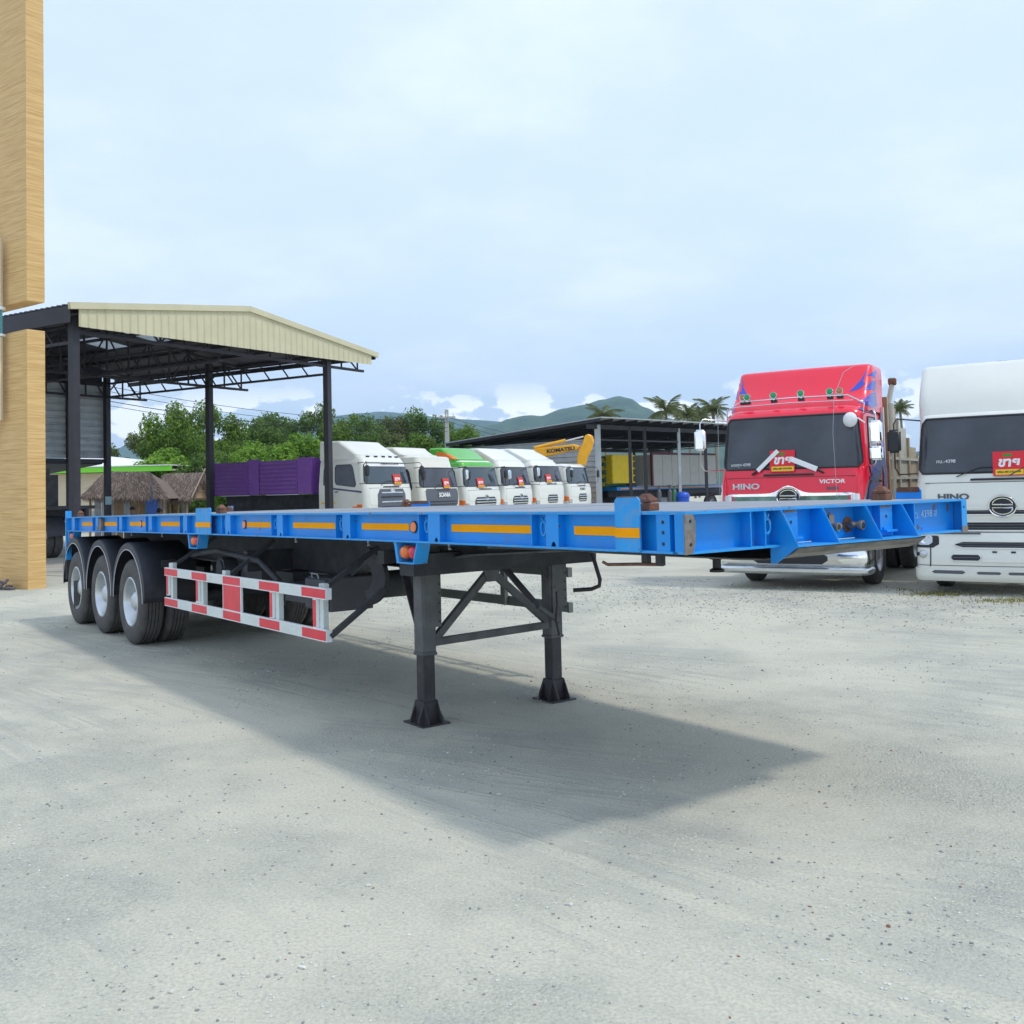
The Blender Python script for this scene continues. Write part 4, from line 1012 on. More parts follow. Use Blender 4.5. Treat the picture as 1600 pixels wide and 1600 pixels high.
lb = part('light_rail', 'chrome_soft', red, lambda mb: (mb.tube([S.on(-1.9, 2.80, .0), S.on(-1.85, 2.93, .10), S.on(-1.3, 2.99, .16), S.on(0, 2.99, .17), S.on(1.3, 2.99, .16), S.on(1.85, 2.93, .10), S.on(1.9, 2.80, 0)], .014, 6),
     mb.tube([S.on(-1.3, 2.93, .14), S.on(0, 2.94, .15), S.on(1.3, 2.93, .14)], .008, 5)), smooth=60)
for p, mt in ((-1.12, 'lamp_amber'), (-.95, 'lamp_green'), (-.37, 'lamp_green'), (.20, 'lamp_green'), (.78, 'lamp_green'), (.97, 'lamp_amber')):
    c = S.on(p, 2.99, .16)+V((0, 0, .07))
    q = part('roof_lamp', 'chrome_soft', red, lambda mb: (mb.lathe([(.05, -.03), (.058, -.035), (.062, -.02), (.05, .03), (.0001, .04)], c, V((0, 1, 0)), 18), mb.cyl(c-V((0, 0, .04)), c-V((0, 0, .08)), .02, 6)), smooth=50)
    part('lamp_lens', mt, q, lambda mb: mb.lathe([(.0001, -.035), (.03, -.033), (.05, -.025)], c, V((0, 1, 0)), 18), smooth=60)
    part('lamp_foot', 'black_plastic', q, lambda mb: mb.obox(c-V((0, -.02, .10)), (.10, .06, .05)))
rm = S.on(1.12, 2.70, .16)
part('round_mirror', 'print_white', red, lambda mb: (mb.lathe([(.0001, -.06), (.06, -.05), (.115, -.01), (.12, .0), (.0001, .0)], rm, V((.2, 1, 0)), 22), mb.tube([rm, rm+V((.12, .0, .02)), rm+V((.22, .02, -.06))], .012, 6)), smooth=50)
for sg in (-1, 1):
    a = S.on(sg*1.5, 1.3, .03)
    part('antenna', 'galvanised', red, lambda mb: mb.tube([V((sg*1.15, -.06, 1.2)), V((sg*1.14, -.10, 2.2)), V((sg*1.13, -.10, 3.0)), V((sg*1.05, .05, 3.25))] if sg < 0 else [V((.80, -.10, 1.5)), V((.78, -.13, 2.5)), V((.80, -.06, 3.1)), V((.90, .2, 3.5)), V((1.0, .6, 3.65))], .004, 4))
# chrome corner strips and blue bolts
for sg in (-1, 1):
    part('corner_trim', 'chrome_soft', red, lambda mb: S.patch(mb, 1.0, 1.75, lambda b: sg*(1.35+.55*b*b), lambda b: sg*(1.48+.55*b*b), .022, 3, 8), smooth=50)
    part('corner_trim', 'black_plastic', red, lambda mb: S.patch(mb, 1.0, 1.75, lambda b: sg*(1.48+.55*b*b), lambda b: sg*(1.62+.55*b*b), .020, 3, 8), smooth=50)
def decal(S_, pts, mt, parent, off, sg=1):
    c = (sum(p for p, z in pts)/len(pts), sum(z for p, z in pts)/len(pts))
    def f(mb):
        n = len(pts); dense = []
        for i in range(n):
            for k in range(4): dense.append((lerp(pts[i][0], pts[(i+1) % n][0], k/4), lerp(pts[i][1], pts[(i+1) % n][1], k/4)))
        r1 = [S_.on(sg*p, z, off) for p, z in dense]; r0 = [S_.on(sg*lerp(c[0], p, .5), lerp(c[1], z, .5), off) for p, z in dense]; m = len(dense)
        mb.add(r1+r0+[S_.on(sg*c[0], c[1], off)], [(i, (i+1) % m, m+(i+1) % m, m+i) for i in range(m)]+[(m+i, m+(i+1) % m, 2*m) for i in range(m)])
    return part('flame_decal', mt, parent, f, smooth=60)
for sg in (1, -1):
    decal(D, [(.84, 3.22), (.98, 3.40), (1.35, 3.64), (1.15, 3.38), (1.35, 3.36)], 'blue_decal', red, .004, sg)
    decal(D, [(1.35, 3.50), (1.9, 3.56), (2.4, 3.62), (2.3, 3.48)], 'blue_decal', red, .004, sg)
    decal(D, [(1.25, 3.24), (1.8, 3.40), (2.4, 3.44), (2.35, 3.26)], 'blue_decal', red, .004, sg)
    decal(D, [(1.2, 3.03), (1.7, 3.14), (2.4, 3.24), (2.6, 3.0), (2.1, 2.95)], 'blue_decal', red, .004, sg)
    decal(S, [(1.75, 1.0), (1.9, 1.55), (2.1, 1.8), (2.5, 2.0), (2.4, 1.55), (2.4, 1.0)], 'blue_decal', red, .015, sg)
    decal(S, [(2.1, 1.7), (2.35, 1.95), (2.75, 2.3), (2.8, 2.1), (2.55, 1.7)], 'dark_decal', red, .016, sg)
    decal(S, [(2.35, 1.2), (2.5, 1.5), (2.68, 1.62), (2.6, 1.4), (2.7, 1.2)], 'red_paint', red, .019, sg)
    decal(S, [(2.05, 2.0), (2.12, 1.85), (2.3, 2.0), (2.6, 2.35), (2.45, 2.05), (2.75, 2.2), (2.6, 1.9), (2.25, 1.75)], 'blue_decal', red, .018, sg)
    decal(S, [(2.72, 1.1), (2.78, 1.8), (2.72, 2.3), (2.88, 2.6), (2.94, 2.2), (2.90, 1.1)], 'blue_decal', red, .014, sg)
    decal(S, [(2.74, 2.3), (2.8, 2.75), (2.92, 2.9), (2.95, 2.6)], 'dark_decal', red, .016, sg)
    decal(S, [(1.55, 2.90), (2.0, 2.93), (2.6, 2.94), (2.7, 2.86), (2.1, 2.87)], 'blue_decal', red, .012, sg)
    decal(S, [(2.2, 1.28), (2.7, 1.40), (2.7, 1.47), (2.2, 1.35)], 'yellow_decal', red, .021, sg)
# stepped chrome bumper
part('bumper_step', 'chrome_soft', red, lambda mb: (lambda Bs: Bs.body(mb, [.26, .30, .34, .37], P1=2.3))(Shell([(.26, -.22, 1.24, .14, .05), (.30, -.26, 1.27, .14, .05), (.34, -.26, 1.27, .14, .05), (.37, -.22, 1.24, .14, .05)], 1.0)), smooth=42)
for sg in (-1, 1): part('bumper_lamp_pod', 'chrome', red, lambda mb: B.patch(mb, .44, .62, sg*.75, sg*1.6, .03, 8, 3, .3), smooth=50)
part('bumper_grille', 'black_plastic', red, lambda mb: B.patch(mb, .42, .60, -.6, .6, .012, 12, 3, .1), smooth=50)
# raised beige machinery ramps and ribbed body behind the red cab
def LP(mb, x0, x1, y, z0, z1, lean=0, th=.08): mb.add([(x, y+dy, z) if z == z0 else (x, y+dy+lean, z) for x in (x0, x1) for dy in (0, th) for z in (z0, z1)],
     [(0, 1, 3, 2), (4, 6, 7, 5), (0, 4, 5, 1), (2, 3, 7, 6), (0, 2, 6, 4), (1, 5, 7, 3)])
part('body_front_wall', 'beige_paint', red, lambda mb: mb.box(-1.1, 1.1, 1.98, 2.06, 1.0, 3.25))
for i in range(5): part('body_post', 'beige_light' if i % 2 else 'beige_paint', red, lambda mb: mb.box(1.12, 1.20, 2.0+i*.95, 2.12+i*.95, 1.0, 3.2-i*.33))
for i in range(4): part('side_board', 'beige_paint' if i % 2 == 0 else 'beige_light', red, lambda mb: mb.box(1.10, 1.16, 2.12+i*.95, 2.95+i*.95, 1.05, 3.05-i*.34))
for z in (1.4, 1.75, 2.1): part('body_rail', 'beige_light', red, lambda mb: mb.box(1.16, 1.20, 2.12, 5.8, z, z+.05))
part('hoist_ram', 'beige_light', red, lambda mb: (mb.cyl((1.16, 2.3, 1.4), (1.16, 2.35, 3.1), .09, 12), mb.cyl((1.16, 2.35, 3.1), (1.22, 2.45, 3.5), .045, 10)), smooth=40)
part('ram_head', 'rust', red, lambda mb: mb.obox((1.22, 2.45, 3.5), (.13, .13, .13)), bevel=.02)
part('body_floor', 'chassis', red, lambda mb: mb.box(-1.1, 1.1, 2.06, 6.2, .98, 1.05))
part('cab_shield', 'print_white', red, lambda mb: mb.add([(1.19, 1.72, 1.0), (1.19, 1.78, 1.0), (1.19, 1.78, 3.0), (1.19, 1.72, 3.0), (1.14, 1.72, 1.0), (1.14, 1.78, 1.0), (1.14, 1.78, 3.0), (1.14, 1.72, 3.0)], [(0, 1, 2, 3), (4, 7, 6, 5), (0, 4, 5, 1), (2, 6, 7, 3), (0, 3, 7, 4), (1, 5, 6, 2)]))

# white lorry at the right edge ---------------------------------------------
opt = dict(ws=(1.80, 2.66), roof=2.80, name=('HINO', -.66, 1.46, .12, 'grey_plastic'), sign=.10, hw=1.215, len=1.9, low_lamps=1, rake=.14, taper=.06,
           fairing=dict(top=3.54, y1=.62, y0=.2, pw=1.6, hw=1.18), gz=-.18, wipers=((-.62, .0), (.1, .55)), chassis=7, bumper_z=.22)
wht, S, B = cab('parked_truck', 'large white truck at the right edge of the photo, black mirror and swept roof fairing', 'white_paint', (7.20, 14.72, 0), RA, opt)
for i in range(4):
    c = S.on(-.75+.5*i, 2.80, .05)+V((0, -.02, .06)); part('roof_lamp', 'black_plastic', wht, lambda mb: mb.obox(c, (.19, .06, .11)), bevel=.02)
c = opt['D'].on(.0, 3.50, 0); part('roof_vent', 'black_plastic', wht, lambda mb: mb.obox(c+V((0, .15, .03)), (.14, .08, .03)))
text('ทบ.-4398', .075, 'print_white', wht, frame(S.on(-.78, 2.0, .016), S.on(-.7, 2.1)-S.on(-.9, 2.1), (0, .2, 1)), extrude=.0005, name='chalk_writing')
part('cargo_body', 'body_grey', wht, lambda mb: mb.box(-1.2, 1.2, 2.2, 7.2, 1.05, 2.5), bevel=.02)

# row of parked lorries ------------------------------------------------------
RB = atan2(.856, .517); O1 = V((-3.99, 33, 0)); gd_ = V((.517, .856, 0)); GR = 'lorries parked in a row behind the trailer'
row = []
o1 = dict(ws=(2.0, 2.70), roof=2.93, len=2.1, hw=1.22, glass='glass_cab', grille='slats', band=1, sign=.35, group=GR, fairing=dict(top=3.46, y1=1.15, y0=.38, pw=1.1, lamps=1), chassis=8.2, axles=[5.2, 6.5])
t1, S1, _ = cab('parked_truck', 'white truck with purple dump body, nearest lorry in the row behind the trailer', 'white_paint', O1, RB, o1)
part('side_stripe', 'dark_decal', t1, lambda mb: S1.patch(mb, 1.80, 1.86, -2.0, -2.72, .012, 8, 1, zf=lambda a, b: .07*a), smooth=50)
for z, p0, p1 in ((1.40, -2.62, -2.95), (1.02, -2.08, -2.45)): part('reflective_strip', 'sign_yellow', t1, lambda mb: S1.patch(mb, z, z+.05, p0, p1, .012, 4, 1))
part('side_badge', 'orange_lens', t1, lambda mb: S1.patch(mb, 1.2, 1.3, -2.12, -2.22, .014, 2, 2))
# purple dump body with ribbed side boards
db = part('dump_body', 'purple_paint', t1, lambda mb: (mb.box(-1.14, 1.14, 2.45, 7.35, 1.74, 1.84), mb.box(-1.14, 1.14, 2.45, 2.53, 1.84, 2.95), mb.box(-1.14, 1.14, 7.27, 7.35, 1.84, 2.88), mb.box(-1.16, -1.10, 2.53, 7.27, 1.84, 2.90), mb.box(1.10, 1.16, 2.53, 7.27, 1.84, 2.90)))
for sg in (-1, 1):
    for a, b in ((2.45, 3.05), (4.85, 5.35), (7.05, 7.35)): part('side_post', 'purple_paint', t1, lambda mb: mb.box(sg*1.18-.035, sg*1.18+.035, a, b, 1.74, 2.97))
    for a, b in ((3.05, 4.85), (5.35, 7.05)):
        for k in range(8): part('slat', 'purple_paint', db, lambda mb: mb.box(sg*1.18-.03, sg*1.18+.03, a+.03, b-.03, 1.80+k*.14, 1.875+k*.14))
        part('light_strip', 'rail_white', t1, lambda mb: mb.box(sg*1.17-.01, sg*1.17+.01, a, b-.3, 1.72, 1.74))
part('hoist_frame', 'chassis', t1, lambda mb: (mb.box(-.5, .5, 2.6, 7.2, .95, 1.72), mb.box(-1.1, -.6, 2.4, 4.2, .7, 1.2)))
specs = [
 (2.95, 'white truck with dark lower grille and cream roof fairing, second in the parked row', 'cream_paint', dict(ws=(1.85, 2.55), roof=2.98, len=2.0, grille='dark', sign=.25, mirror='black_plastic', fairing=dict(top=3.32, y1=1.25, y0=.75, pw=.8, hw=1.02))),
 (5.74, 'white truck with bright green roof fairing and orange flames in the parked row', 'white_paint', dict(ws=(1.85, 2.58), roof=2.86, len=1.8, grille='chrome', sign=-.3, wipers=((-.6, -.1), (.0, .5)), glass='glass_cab', mirror='chrome', fairing=dict(top=3.36, y1=1.1, y0=.4, pw=.9, mat='green_paint'), chassis=6)),
 (8.32, 'white truck with tall fairing, immediately right of the green roofed truck', 'white_paint', dict(ws=(1.88, 2.60), roof=2.86, len=1.8, grille='wide', sign=.1, fairing=dict(top=3.40, y1=1.15, y0=.35, pw=1.2), chassis=6)),
 (10.98, 'white truck with long swept roof fairing and black slatted grille, second from the row end', 'white_paint', dict(ws=(2.0, 2.66), roof=2.90, len=2.0, grille='small', sign=-.25, mirror='chrome', fairing=dict(top=3.45, y1=1.3, y0=.35, pw=1.1), chassis=6)),
 (13.75, 'white cab truck without roof fairing, last of the parked row beside the grey wall', 'white_paint', dict(ws=(1.90, 2.62), roof=2.80, len=1.6, hw=1.15, grille='small', glass='glass_cab', name=('FUSO', 0, 1.66, .15, 'grey_plastic'), chassis=6, axles=[4.4])),
]
for k, lab, pt, o in specs:
    o['group'] = GR; r_, S_, _ = cab('parked_truck', lab, pt, O1+gd_*k, RB+{2.95: .02, 5.74: -.025, 8.32: .03, 10.98: -.01, 13.75: .035}[k], o)
    if pt != 'cream_paint': part('corner_lamp', 'orange_lens', r_, lambda mb: S_.patch(mb, 1.15, 1.35, -1.6, -2.25, .022, 6, 3, .3), smooth=50)
    if 5 < k < 6:
        part('visor', 'green_paint', r_, lambda mb: S_.patch(mb, 2.62, 2.86, -2.4, 2.4, .02, 24, 3), smooth=50)
        for sg in (-1, 1):
            decal(o['D'], [(1.0, 2.95), (1.5, 3.12), (2.4, 3.22), (2.7, 3.05), (2.5, 2.92), (1.5, 2.9)], 'orange_lens', r_, .006, sg)
            decal(S_, [(2.1, 1.0), (2.2, 1.25), (2.8, 1.35), (2.8, 1.0)], 'leaf_bright', r_, .012, sg)
TW0_hide = [TW0]+KIDS[TW0.name]
for x in TW0_hide: bpy.data.objects.remove(x)

# ------------------------------------------------------------------ excavator arm behind the row
ex = thing('excavator', 'yellow orange excavator with folded boom raised behind the last white trucks', 'excavator', tuple(at(880, 760, 47.5)*V((1, 1, 0)) if 0 else (2.6, 48.2, 0)), 0)
def XP(px, py, dy=0): p = at(px, py, 47.6); return V((p.x-2.6, p.y-48.2+dy, p.z))
def slab(mb, pts, w=.35, dy=0):
    n = len(pts); a = [XP(x, y, dy) for x, y in pts]; b = [q+V((.1, w, 0)) for q in a]
    mb.add(a+b, [tuple(range(n)), tuple(range(n, 2*n))[::-1]]+[(i, (i+1) % n, n+(i+1) % n, n+i) for i in range(n)])
part('boom', 'yellow_paint', ex, lambda mb: slab(mb, [(800, 735), (826, 704), (842, 700), (896, 694), (906, 697), (903, 702), (872, 709), (842, 716), (815, 745)]), bevel=.03)
part('stick', 'yellow_paint', ex, lambda mb: slab(mb, [(913, 681), (918, 678), (924, 681), (926, 690), (922, 703), (916, 715), (913, 727), (902, 727), (901, 716), (904, 704), (910, 692)], .2, -.05), bevel=.03)
part('ram', 'chrome_soft', ex, lambda mb: mb.cyl(XP(880, 690, .1), XP(912, 682, .1), .04, 10), smooth=40)
part('ram_cylinder', 'yellow_paint', ex, lambda mb: mb.cyl(XP(835, 700, .1), XP(884, 688, .1), .085, 12), smooth=40)
text('KOMATSU', .24, 'print_black', ex, frame(XP(876, 703, -.03), (1, 0, .09), (0, 0, 1)), bold=.01, sx=1.2)
part('house', 'yellow_paint', ex, lambda mb: mb.box(-2.6, .2, .2, 2.4, 1.0, 2.0), bevel=.1)
part('operator_cab', 'glass_dark', ex, lambda mb: mb.box(-.9, .1, .25, 1.2, 1.2, 2.7), bevel=.08)
for y in (0, 2.0): part('track', 'black_plastic', ex, lambda mb: mb.box(-3.0, .6, y, y+.5, .0, .85), bevel=.25)

# ------------------------------------------------------------------ left shed
gv, dv = V((.517, .856, 0)), V((-.856, .517, 0)); OS = V((-10.67, 23.7, 0))
def sp(b, a, z): return OS+gv*b+dv*a+V((0, 0, z))
SHG = 11.5; EZ = 6.38; RZ = 7.12; LEN = 12.4
shed = thing('open_shed', 'open black steel shed with cream gable fascia over the trailer rear', 'shed', tuple(OS))
def rel(p): return V(p)-OS
def sbar(name, mt, p, q, w, h, parent=shed, up=(0, 0, 1)): return part(name, mt, parent, lambda mb: mb.bar(rel(sp(*p)), rel(sp(*q)), w, h, up=up))
def hz(b): return EZ+(RZ-EZ)*(1-abs(b-SHG/2)/(SHG/2))
# roof sheets as separate runs
for half in (0, 1):
    for i in range(12):
        a0, a1 = -.25+i*LEN/12*1.03, -.25+(i+1)*LEN/12*1.03; b0, b1 = (0, SHG/2) if half == 0 else (SHG/2, SHG)
        sky_ = half == 1 and i in (3, 5, 7)
        mb = MB()
        nn = 5
        for k in range(nn):                          # ribs
            x0 = lerp(a0, a1, k/nn); x1 = lerp(a0, a1, (k+1)/nn); xr = x0+(x1-x0)*.25
            for (u0, u1, hgt) in ((x0, xr, .035), (xr, x1, .0)):
                lo, hi_ = (b0, b1)
                if sky_: lo, hi_ = b0+.4, b0+1.9
                mb.add([rel(sp(v_, u_, hz(v_)+e_)) for u_ in (u0, u1) for e_ in (0, hgt or .004) for v_ in (lo, hi_)], [(0, 1, 3, 2), (4, 6, 7, 5), (0, 4, 5, 1), (2, 3, 7, 6), (0, 2, 6, 4), (1, 5, 7, 3)])
        mb.build('roof_sheet' if not sky_ else 'skylight', 'shed_roof' if not sky_ else 'skylight', shed)
        if sky_:
            for lo, hi_ in ((b0, b0+.4), (b0+1.9, b1)):
                part('roof_sheet', 'shed_roof', shed, lambda mb: mb.add([rel(sp(lo, a0, hz(lo))), rel(sp(hi_, a0, hz(hi_))), rel(sp(hi_, a1, hz(hi_))), rel(sp(lo, a1, hz(lo)))], [(0, 1, 2, 3)]))
# gable fascia: vertical cream sheets with a cap
nF = 46
for i in range(nF):
    b0, b1 = .25+(SHG-.5)*i/nF, .25+(SHG-.5)*(i+1)/nF
    def f(mb):
        e = .012; zl = 5.88+.12*(b0/SHG); 
        vs = [(b0, -.27, zl), (b0, -.27, hz(b0)-.09), (b0+.035, -.30, hz(b0)-.09), (b0+.035, -.30, zl), (b1, -.27, zl), (b1, -.27, hz(b1)-.09), (b0+.05, -.272, hz(b0)-.09), (b0+.05, -.272, zl)]
        q = [rel(sp(*v)) for v in vs]; mb.add(q, [(0, 1, 2, 3), (3, 2, 6, 7), (7, 6, 5, 4)])
    part('fascia_sheet', 'fascia_cream', shed, f)
for b0, b1 in ((-.02, SHG/2), (SHG/2, SHG+.05)):
    sbar('ridge_cap', 'fascia_cream', (b0, -.29, hz(b0)-.03), (b1, -.29, hz(b1)-.03), .10, .16)
for b in (.02, SHG-.02): sbar('barge_board', 'shed_steel', (b, -.25, EZ-(.22 if b < 1 else .10)), (b, LEN, EZ-(.22 if b < 1 else .10)), .04, .40 if b < 1 else .16)
for a in (.05, 5.45, 10.95):
    for b in ((.34, 9.4) if a < 1 else (.34, 4.93, 9.4) if a > 10 else (9.4, .34)):
        if b == 4.93: b = 7.83
        sbar('post', 'shed_steel', (b, a, 0), (b, a, hz(b)-.3), .19, .19, up=gv)
    # truss: two chords and web members
    zb_ = 5.55 if a > 1 else 5.80
    for b0, b1 in ((.2, SHG/2), (SHG/2, SHG-.2)): sbar('truss_chord', 'shed_steel', (b0, a, hz(b0)-.14), (b1, a, hz(b1)-.14), .08, .08)
    sbar('truss_chord', 'shed_steel', (.3, a, zb_), (SHG-.3, a, zb_), .08, .08)
    for k in range(14):
        b = .5+k*.8; bb = b+.8
        sbar('truss_web', 'shed_steel', (b, a, zb_), (b, a, hz(b)-.14), .05, .05)
        if bb < SHG: sbar('truss_web', 'shed_steel', (b, a, zb_ if k % 2 else hz(b)-.14), (bb, a, hz(bb)-.14 if k % 2 else zb_), .04, .04)
for b in (.34, 4.93, 9.4):                           # lengthwise lattice girders
    for z in (5.55, 6.05): sbar('girder_chord', 'shed_steel', (b, 0, z), (b, LEN+.8 if b > 9 else LEN, z), .07, .07)
    for k in range(15): sbar('girder_web', 'shed_steel', (b, k*.85, 5.55), (b, (k+.5)*.85, 6.05), .035, .035)
for i in range(10):
    b = .6+i*1.14; sbar('purlin', 'shed_steel', (b, -.2, hz(b)-.06), (b, LEN, hz(b)-.06), .06, .09)
# rear wall: sheets with deep horizontal folds above a low lean-to roof
for b0, b1 in ((3.0, 4.64), (4.64, 6.24), (6.24, 7.83), (7.83, 9.36)):
    for k in range(11):
        z0 = 3.25+k*.255
        def f(mb):
            q = [rel(sp(b, 11.05+dx, z)) for b in (b0, b1) for dx, z in ((0, z0), (.0, z0+.15), (.07, z0+.18), (.07, z0+.24), (0, z0+.255))]
            mb.add(q, [(i, i+1, i+6, i+5) for i in range(4)])
        part('wall_sheet', 'wall_sheet', shed, f)
    sbar('wall_post', 'shed_steel', (b0-.03, 10.95, 3.1), (b0-.03, 10.95, 6.1), .12, .12, up=gv)
sbar('wall_rail', 'shed_steel', (3.0, 11.0, 3.15), (9.35, 11.0, 3.15), .10, .14); sbar('wall_rail', 'shed_steel', (3.0, 11.0, 6.08), (9.35, 11.0, 6.08), .10, .1)
for b0, b1 in ((.2, 3.0), (3.0, SHG/2), (SHG/2, 9.3)): part('gable_infill', 'shed_roof', shed, lambda mb: mb.add([rel(sp(b, a, z)) for a in (11.08, 11.11) for b, z in ((b0, 5.95), (b1, 5.95), (b1, hz(b1)-.02), (b0, hz(b0)-.02))], [(0, 1, 2, 3), (4, 7, 6, 5), (0, 4, 5, 1), (1, 5, 6, 2), (2, 6, 7, 3), (3, 7, 4, 0)]))
part('lean_to_roof', 'shed_roof', shed, lambda mb: mb.add([rel(sp(b, a, z)) for b, a, z in ((0, 11.1, 3.1), (9.3, 11.1, 3.1), (8.0, 15, 2.55), (0, 15, 2.55), (0, 11.1, 3.04), (9.3, 11.1, 3.04), (8.0, 15, 2.49), (0, 15, 2.49))],
     [(0, 1, 2, 3), (4, 7, 6, 5), (0, 4, 5, 1), (1, 5, 6, 2), (2, 6, 7, 3)]))
for b in (2.0, 5.0, 7.3): sbar('lean_to_post', 'shed_steel', (b, 14.6, 0), (b, 14.6, 2.5), .12, .12, up=gv)
p_ = sp(4.93, 10.84, 2.0)
mm('notice_blue', (.45, .68, .75), .5)
nb = MB(); nb.box(-.11, .11, -.015, 0, -.15, .15); nbo = nb.build('notice', 'notice_blue'); nbo.location = at(172, 782, 37.2)+V((0, -.15, 0)); tag(nbo, 'small pale blue notice fixed to a thin black shed post', 'notice')

# black semi trailer standing under the shed, seen between the clad pier and the blue trailer
bt = thing('black_trailer', 'black trailer with piped mudguards parked under the shed beside the clad pier', 'trailer', tuple(at(70, 848, 30.4)*V((1, 1, 0)) + V((0, 0, 0)) if 0 else (-14.7, 30.2, 0)), atan2(.60, -.80))
for k in range(2):
    s_ = 1.3*k-.6
    for j, y_ in enumerate((.0,)):
        for tt in (0, .3):
            w_ = copy_tree(wheel0, parent=bt); w_.location = (s_, -tt, .505); w_.rotation_euler = (0, 0, -pi/2)
    def guard(mb):
        n_ = 20; A_ = [(s_+.60*cos(pi*i/n_), .60+.60*sin(pi*i/n_)) for i in range(n_+1)]; vs = []
        for a, z in A_: vs += [(a, .02, z), (s_+(a-s_)*1.1, .02, z+.06), (s_+(a-s_)*1.1, -.6, z+.06)]
        mb.add(vs, [(i*3+j, i*3+j+1, i*3+j+4, i*3+j+3) for i in range(n_) for j in range(2)])
    g_ = part('mudguard', 'guard_plastic', bt, guard, smooth=40)
    part('edge_piping', 'piping', g_, lambda mb: mb.tube([(s_+.60*cos(pi*i/20), .03, .60+.60*sin(pi*i/20)) for i in range(21)], .006, 5), smooth=60)
part('frame', 'chassis', bt, lambda mb: (mb.box(-1.2, 3.5, -.9, -.8, 1.1, 1.45), mb.box(-1.2, 3.5, -1.3, -1.2, 1.1, 1.45), mb.box(-1.2, 3.5, -1.5, .02, 1.45, 1.55)))
part('headboard', 'chassis', bt, lambda mb: mb.box(-.8, -.7, -.55, -.1, 1.5, 2.5))
part('exhaust_stack', 'exhaust', bt, lambda mb: mb.tube([(-.2, .0, 1.5), (-.2, .0, 3.35), (-.3, .0, 3.5), (-.5, -.02, 3.52)], .05, 8), smooth=60)
part('muffler', 'chassis', bt, lambda mb: mb.cyl((-.55, -.2, 1.5), (-.55, -.2, 2.7), .2, 14), smooth=40)

# ------------------------------------------------------------------ clad building pier at the left edge
uL, vR = V((-.81, .5864, 0)), V((.5864, .81, 0)); PC = V((-9.55, 19.65, 0))
pier = thing('clad_building', 'tall building corner clad in honey coloured wood grain tiles at the left edge', 'building', tuple(PC))
def wood(name, k):
    m = mat(name, (.62, .35*k, .12*k), .55, var=.0); t = m.node_tree; n = t.nodes; l = t.links; b = n['Principled BSDF']
    g = n.new('ShaderNodeTexCoord'); oi = n.new('ShaderNodeObjectInfo')
    ad = n.new('ShaderNodeVectorMath'); ad.operation = 'ADD'; l.new(g.outputs['Object'], ad.inputs[0])
    cb = n.new('ShaderNodeCombineXYZ'); ml = n.new('ShaderNodeMath'); ml.operation = 'MULTIPLY'; ml.inputs[1].default_value = 37; l.new(oi.outputs['Random'], ml.inputs[0])
    l.new(ml.outputs[0], cb.inputs[0]); l.new(ml.outputs[0], cb.inputs[2]); l.new(cb.outputs[0], ad.inputs[1])
    mp = n.new('ShaderNodeMapping'); mp.inputs['Scale'].default_value = (1.0, 1.0, 30); l.new(ad.outputs[0], mp.inputs[0])
    z = n.new('ShaderNodeTexNoise'); z.inputs['Scale'].default_value = 1.6; z.inputs['Detail'].default_value = 4; z.inputs['Distortion'].default_value = .15; l.new(mp.outputs[0], z.inputs['Vector'])
    r = n.new('ShaderNodeValToRGB'); l.new(z.outputs['Fac'], r.inputs[0]); e = r.color_ramp.elements
    e[0].position = .32; e[0].color = (.56, .33*k, .11*k, 1); e[1].position = .62; e[1].color = (.74, .49*k, .20*k, 1)
    l.new(r.outputs[0], b.inputs['Base Color']); M[name] = m
wood('wood_tile', 1)
DW = .37; TH = .20
for zlo, zhi in ((0, 5.13), (5.73, 13.0)):
    part('pier_core', 'cream_trim', pier, lambda mb: mb.add([uL*a+vR*b+V((0, 0, z)) for z in (zlo+.006, zhi-.006) for a, b in ((.012, .012), (.012, DW-.012), (4, DW-.012), (4, .012))], [(0, 1, 2, 3), (4, 7, 6, 5), (0, 4, 5, 1), (1, 5, 6, 2), (2, 6, 7, 3), (3, 7, 4, 0)]))
    n_ = round((zhi-zlo)/TH); h = (zhi-zlo)/n_
    meshes = {}
    for k in range(n_):
        z = zlo+k*h
        for face in range(4):
            if face not in meshes:
                mb = MB()
                if face == 0: q = [(0, 0), (0, DW), (.012, DW), (.012, 0)]
                else: a0 = .0+1.33*(face-1); q = [(a0+.014 if face == 1 else a0, 0), (a0+1.3285, 0), (a0+1.3285, .012), (a0+.014 if face == 1 else a0, .012)]
                mb.add([uL*a+vR*b+V((0, 0, zz_)) for zz_ in (.001, h-.001) for a, b in q], [(0, 1, 2, 3), (4, 7, 6, 5), (0, 4, 5, 1), (1, 5, 6, 2), (2, 6, 7, 3), (3, 7, 4, 0)])
                meshes[face] = mb.build('tile', 'wood_tile', pier); meshes[face].location = (0, 0, z)
            else:
                c = meshes[face].copy(); C.objects.link(c); c.location = (0, 0, z)
part('soffit', 'wood_tile', pier, lambda mb: mb.add([uL*a+vR*b+V((0, 0, z)) for z in (5.715, 5.735) for a, b in ((.002, .002), (.002, DW-.002), (4, DW-.002), (4, .002))], [(0, 1, 2, 3), (4, 7, 6, 5), (0, 4, 5, 1), (1, 5, 6, 2), (2, 6, 7, 3), (3, 7, 4, 0)]))
part('top_tile', 'wood_tile', pier, lambda mb: mb.add([uL*a+vR*b+V((0, 0, z)) for z in (5.12, 5.14) for a, b in ((.002, .002), (.002, DW-.002), (4, DW-.002), (4, .002))], [(0, 1, 2, 3), (4, 7, 6, 5), (0, 4, 5, 1), (1, 5, 6, 2), (2, 6, 7, 3), (3, 7, 4, 0)]))
pa = at(4, 500, 20.0)-PC; pa.y -= .08
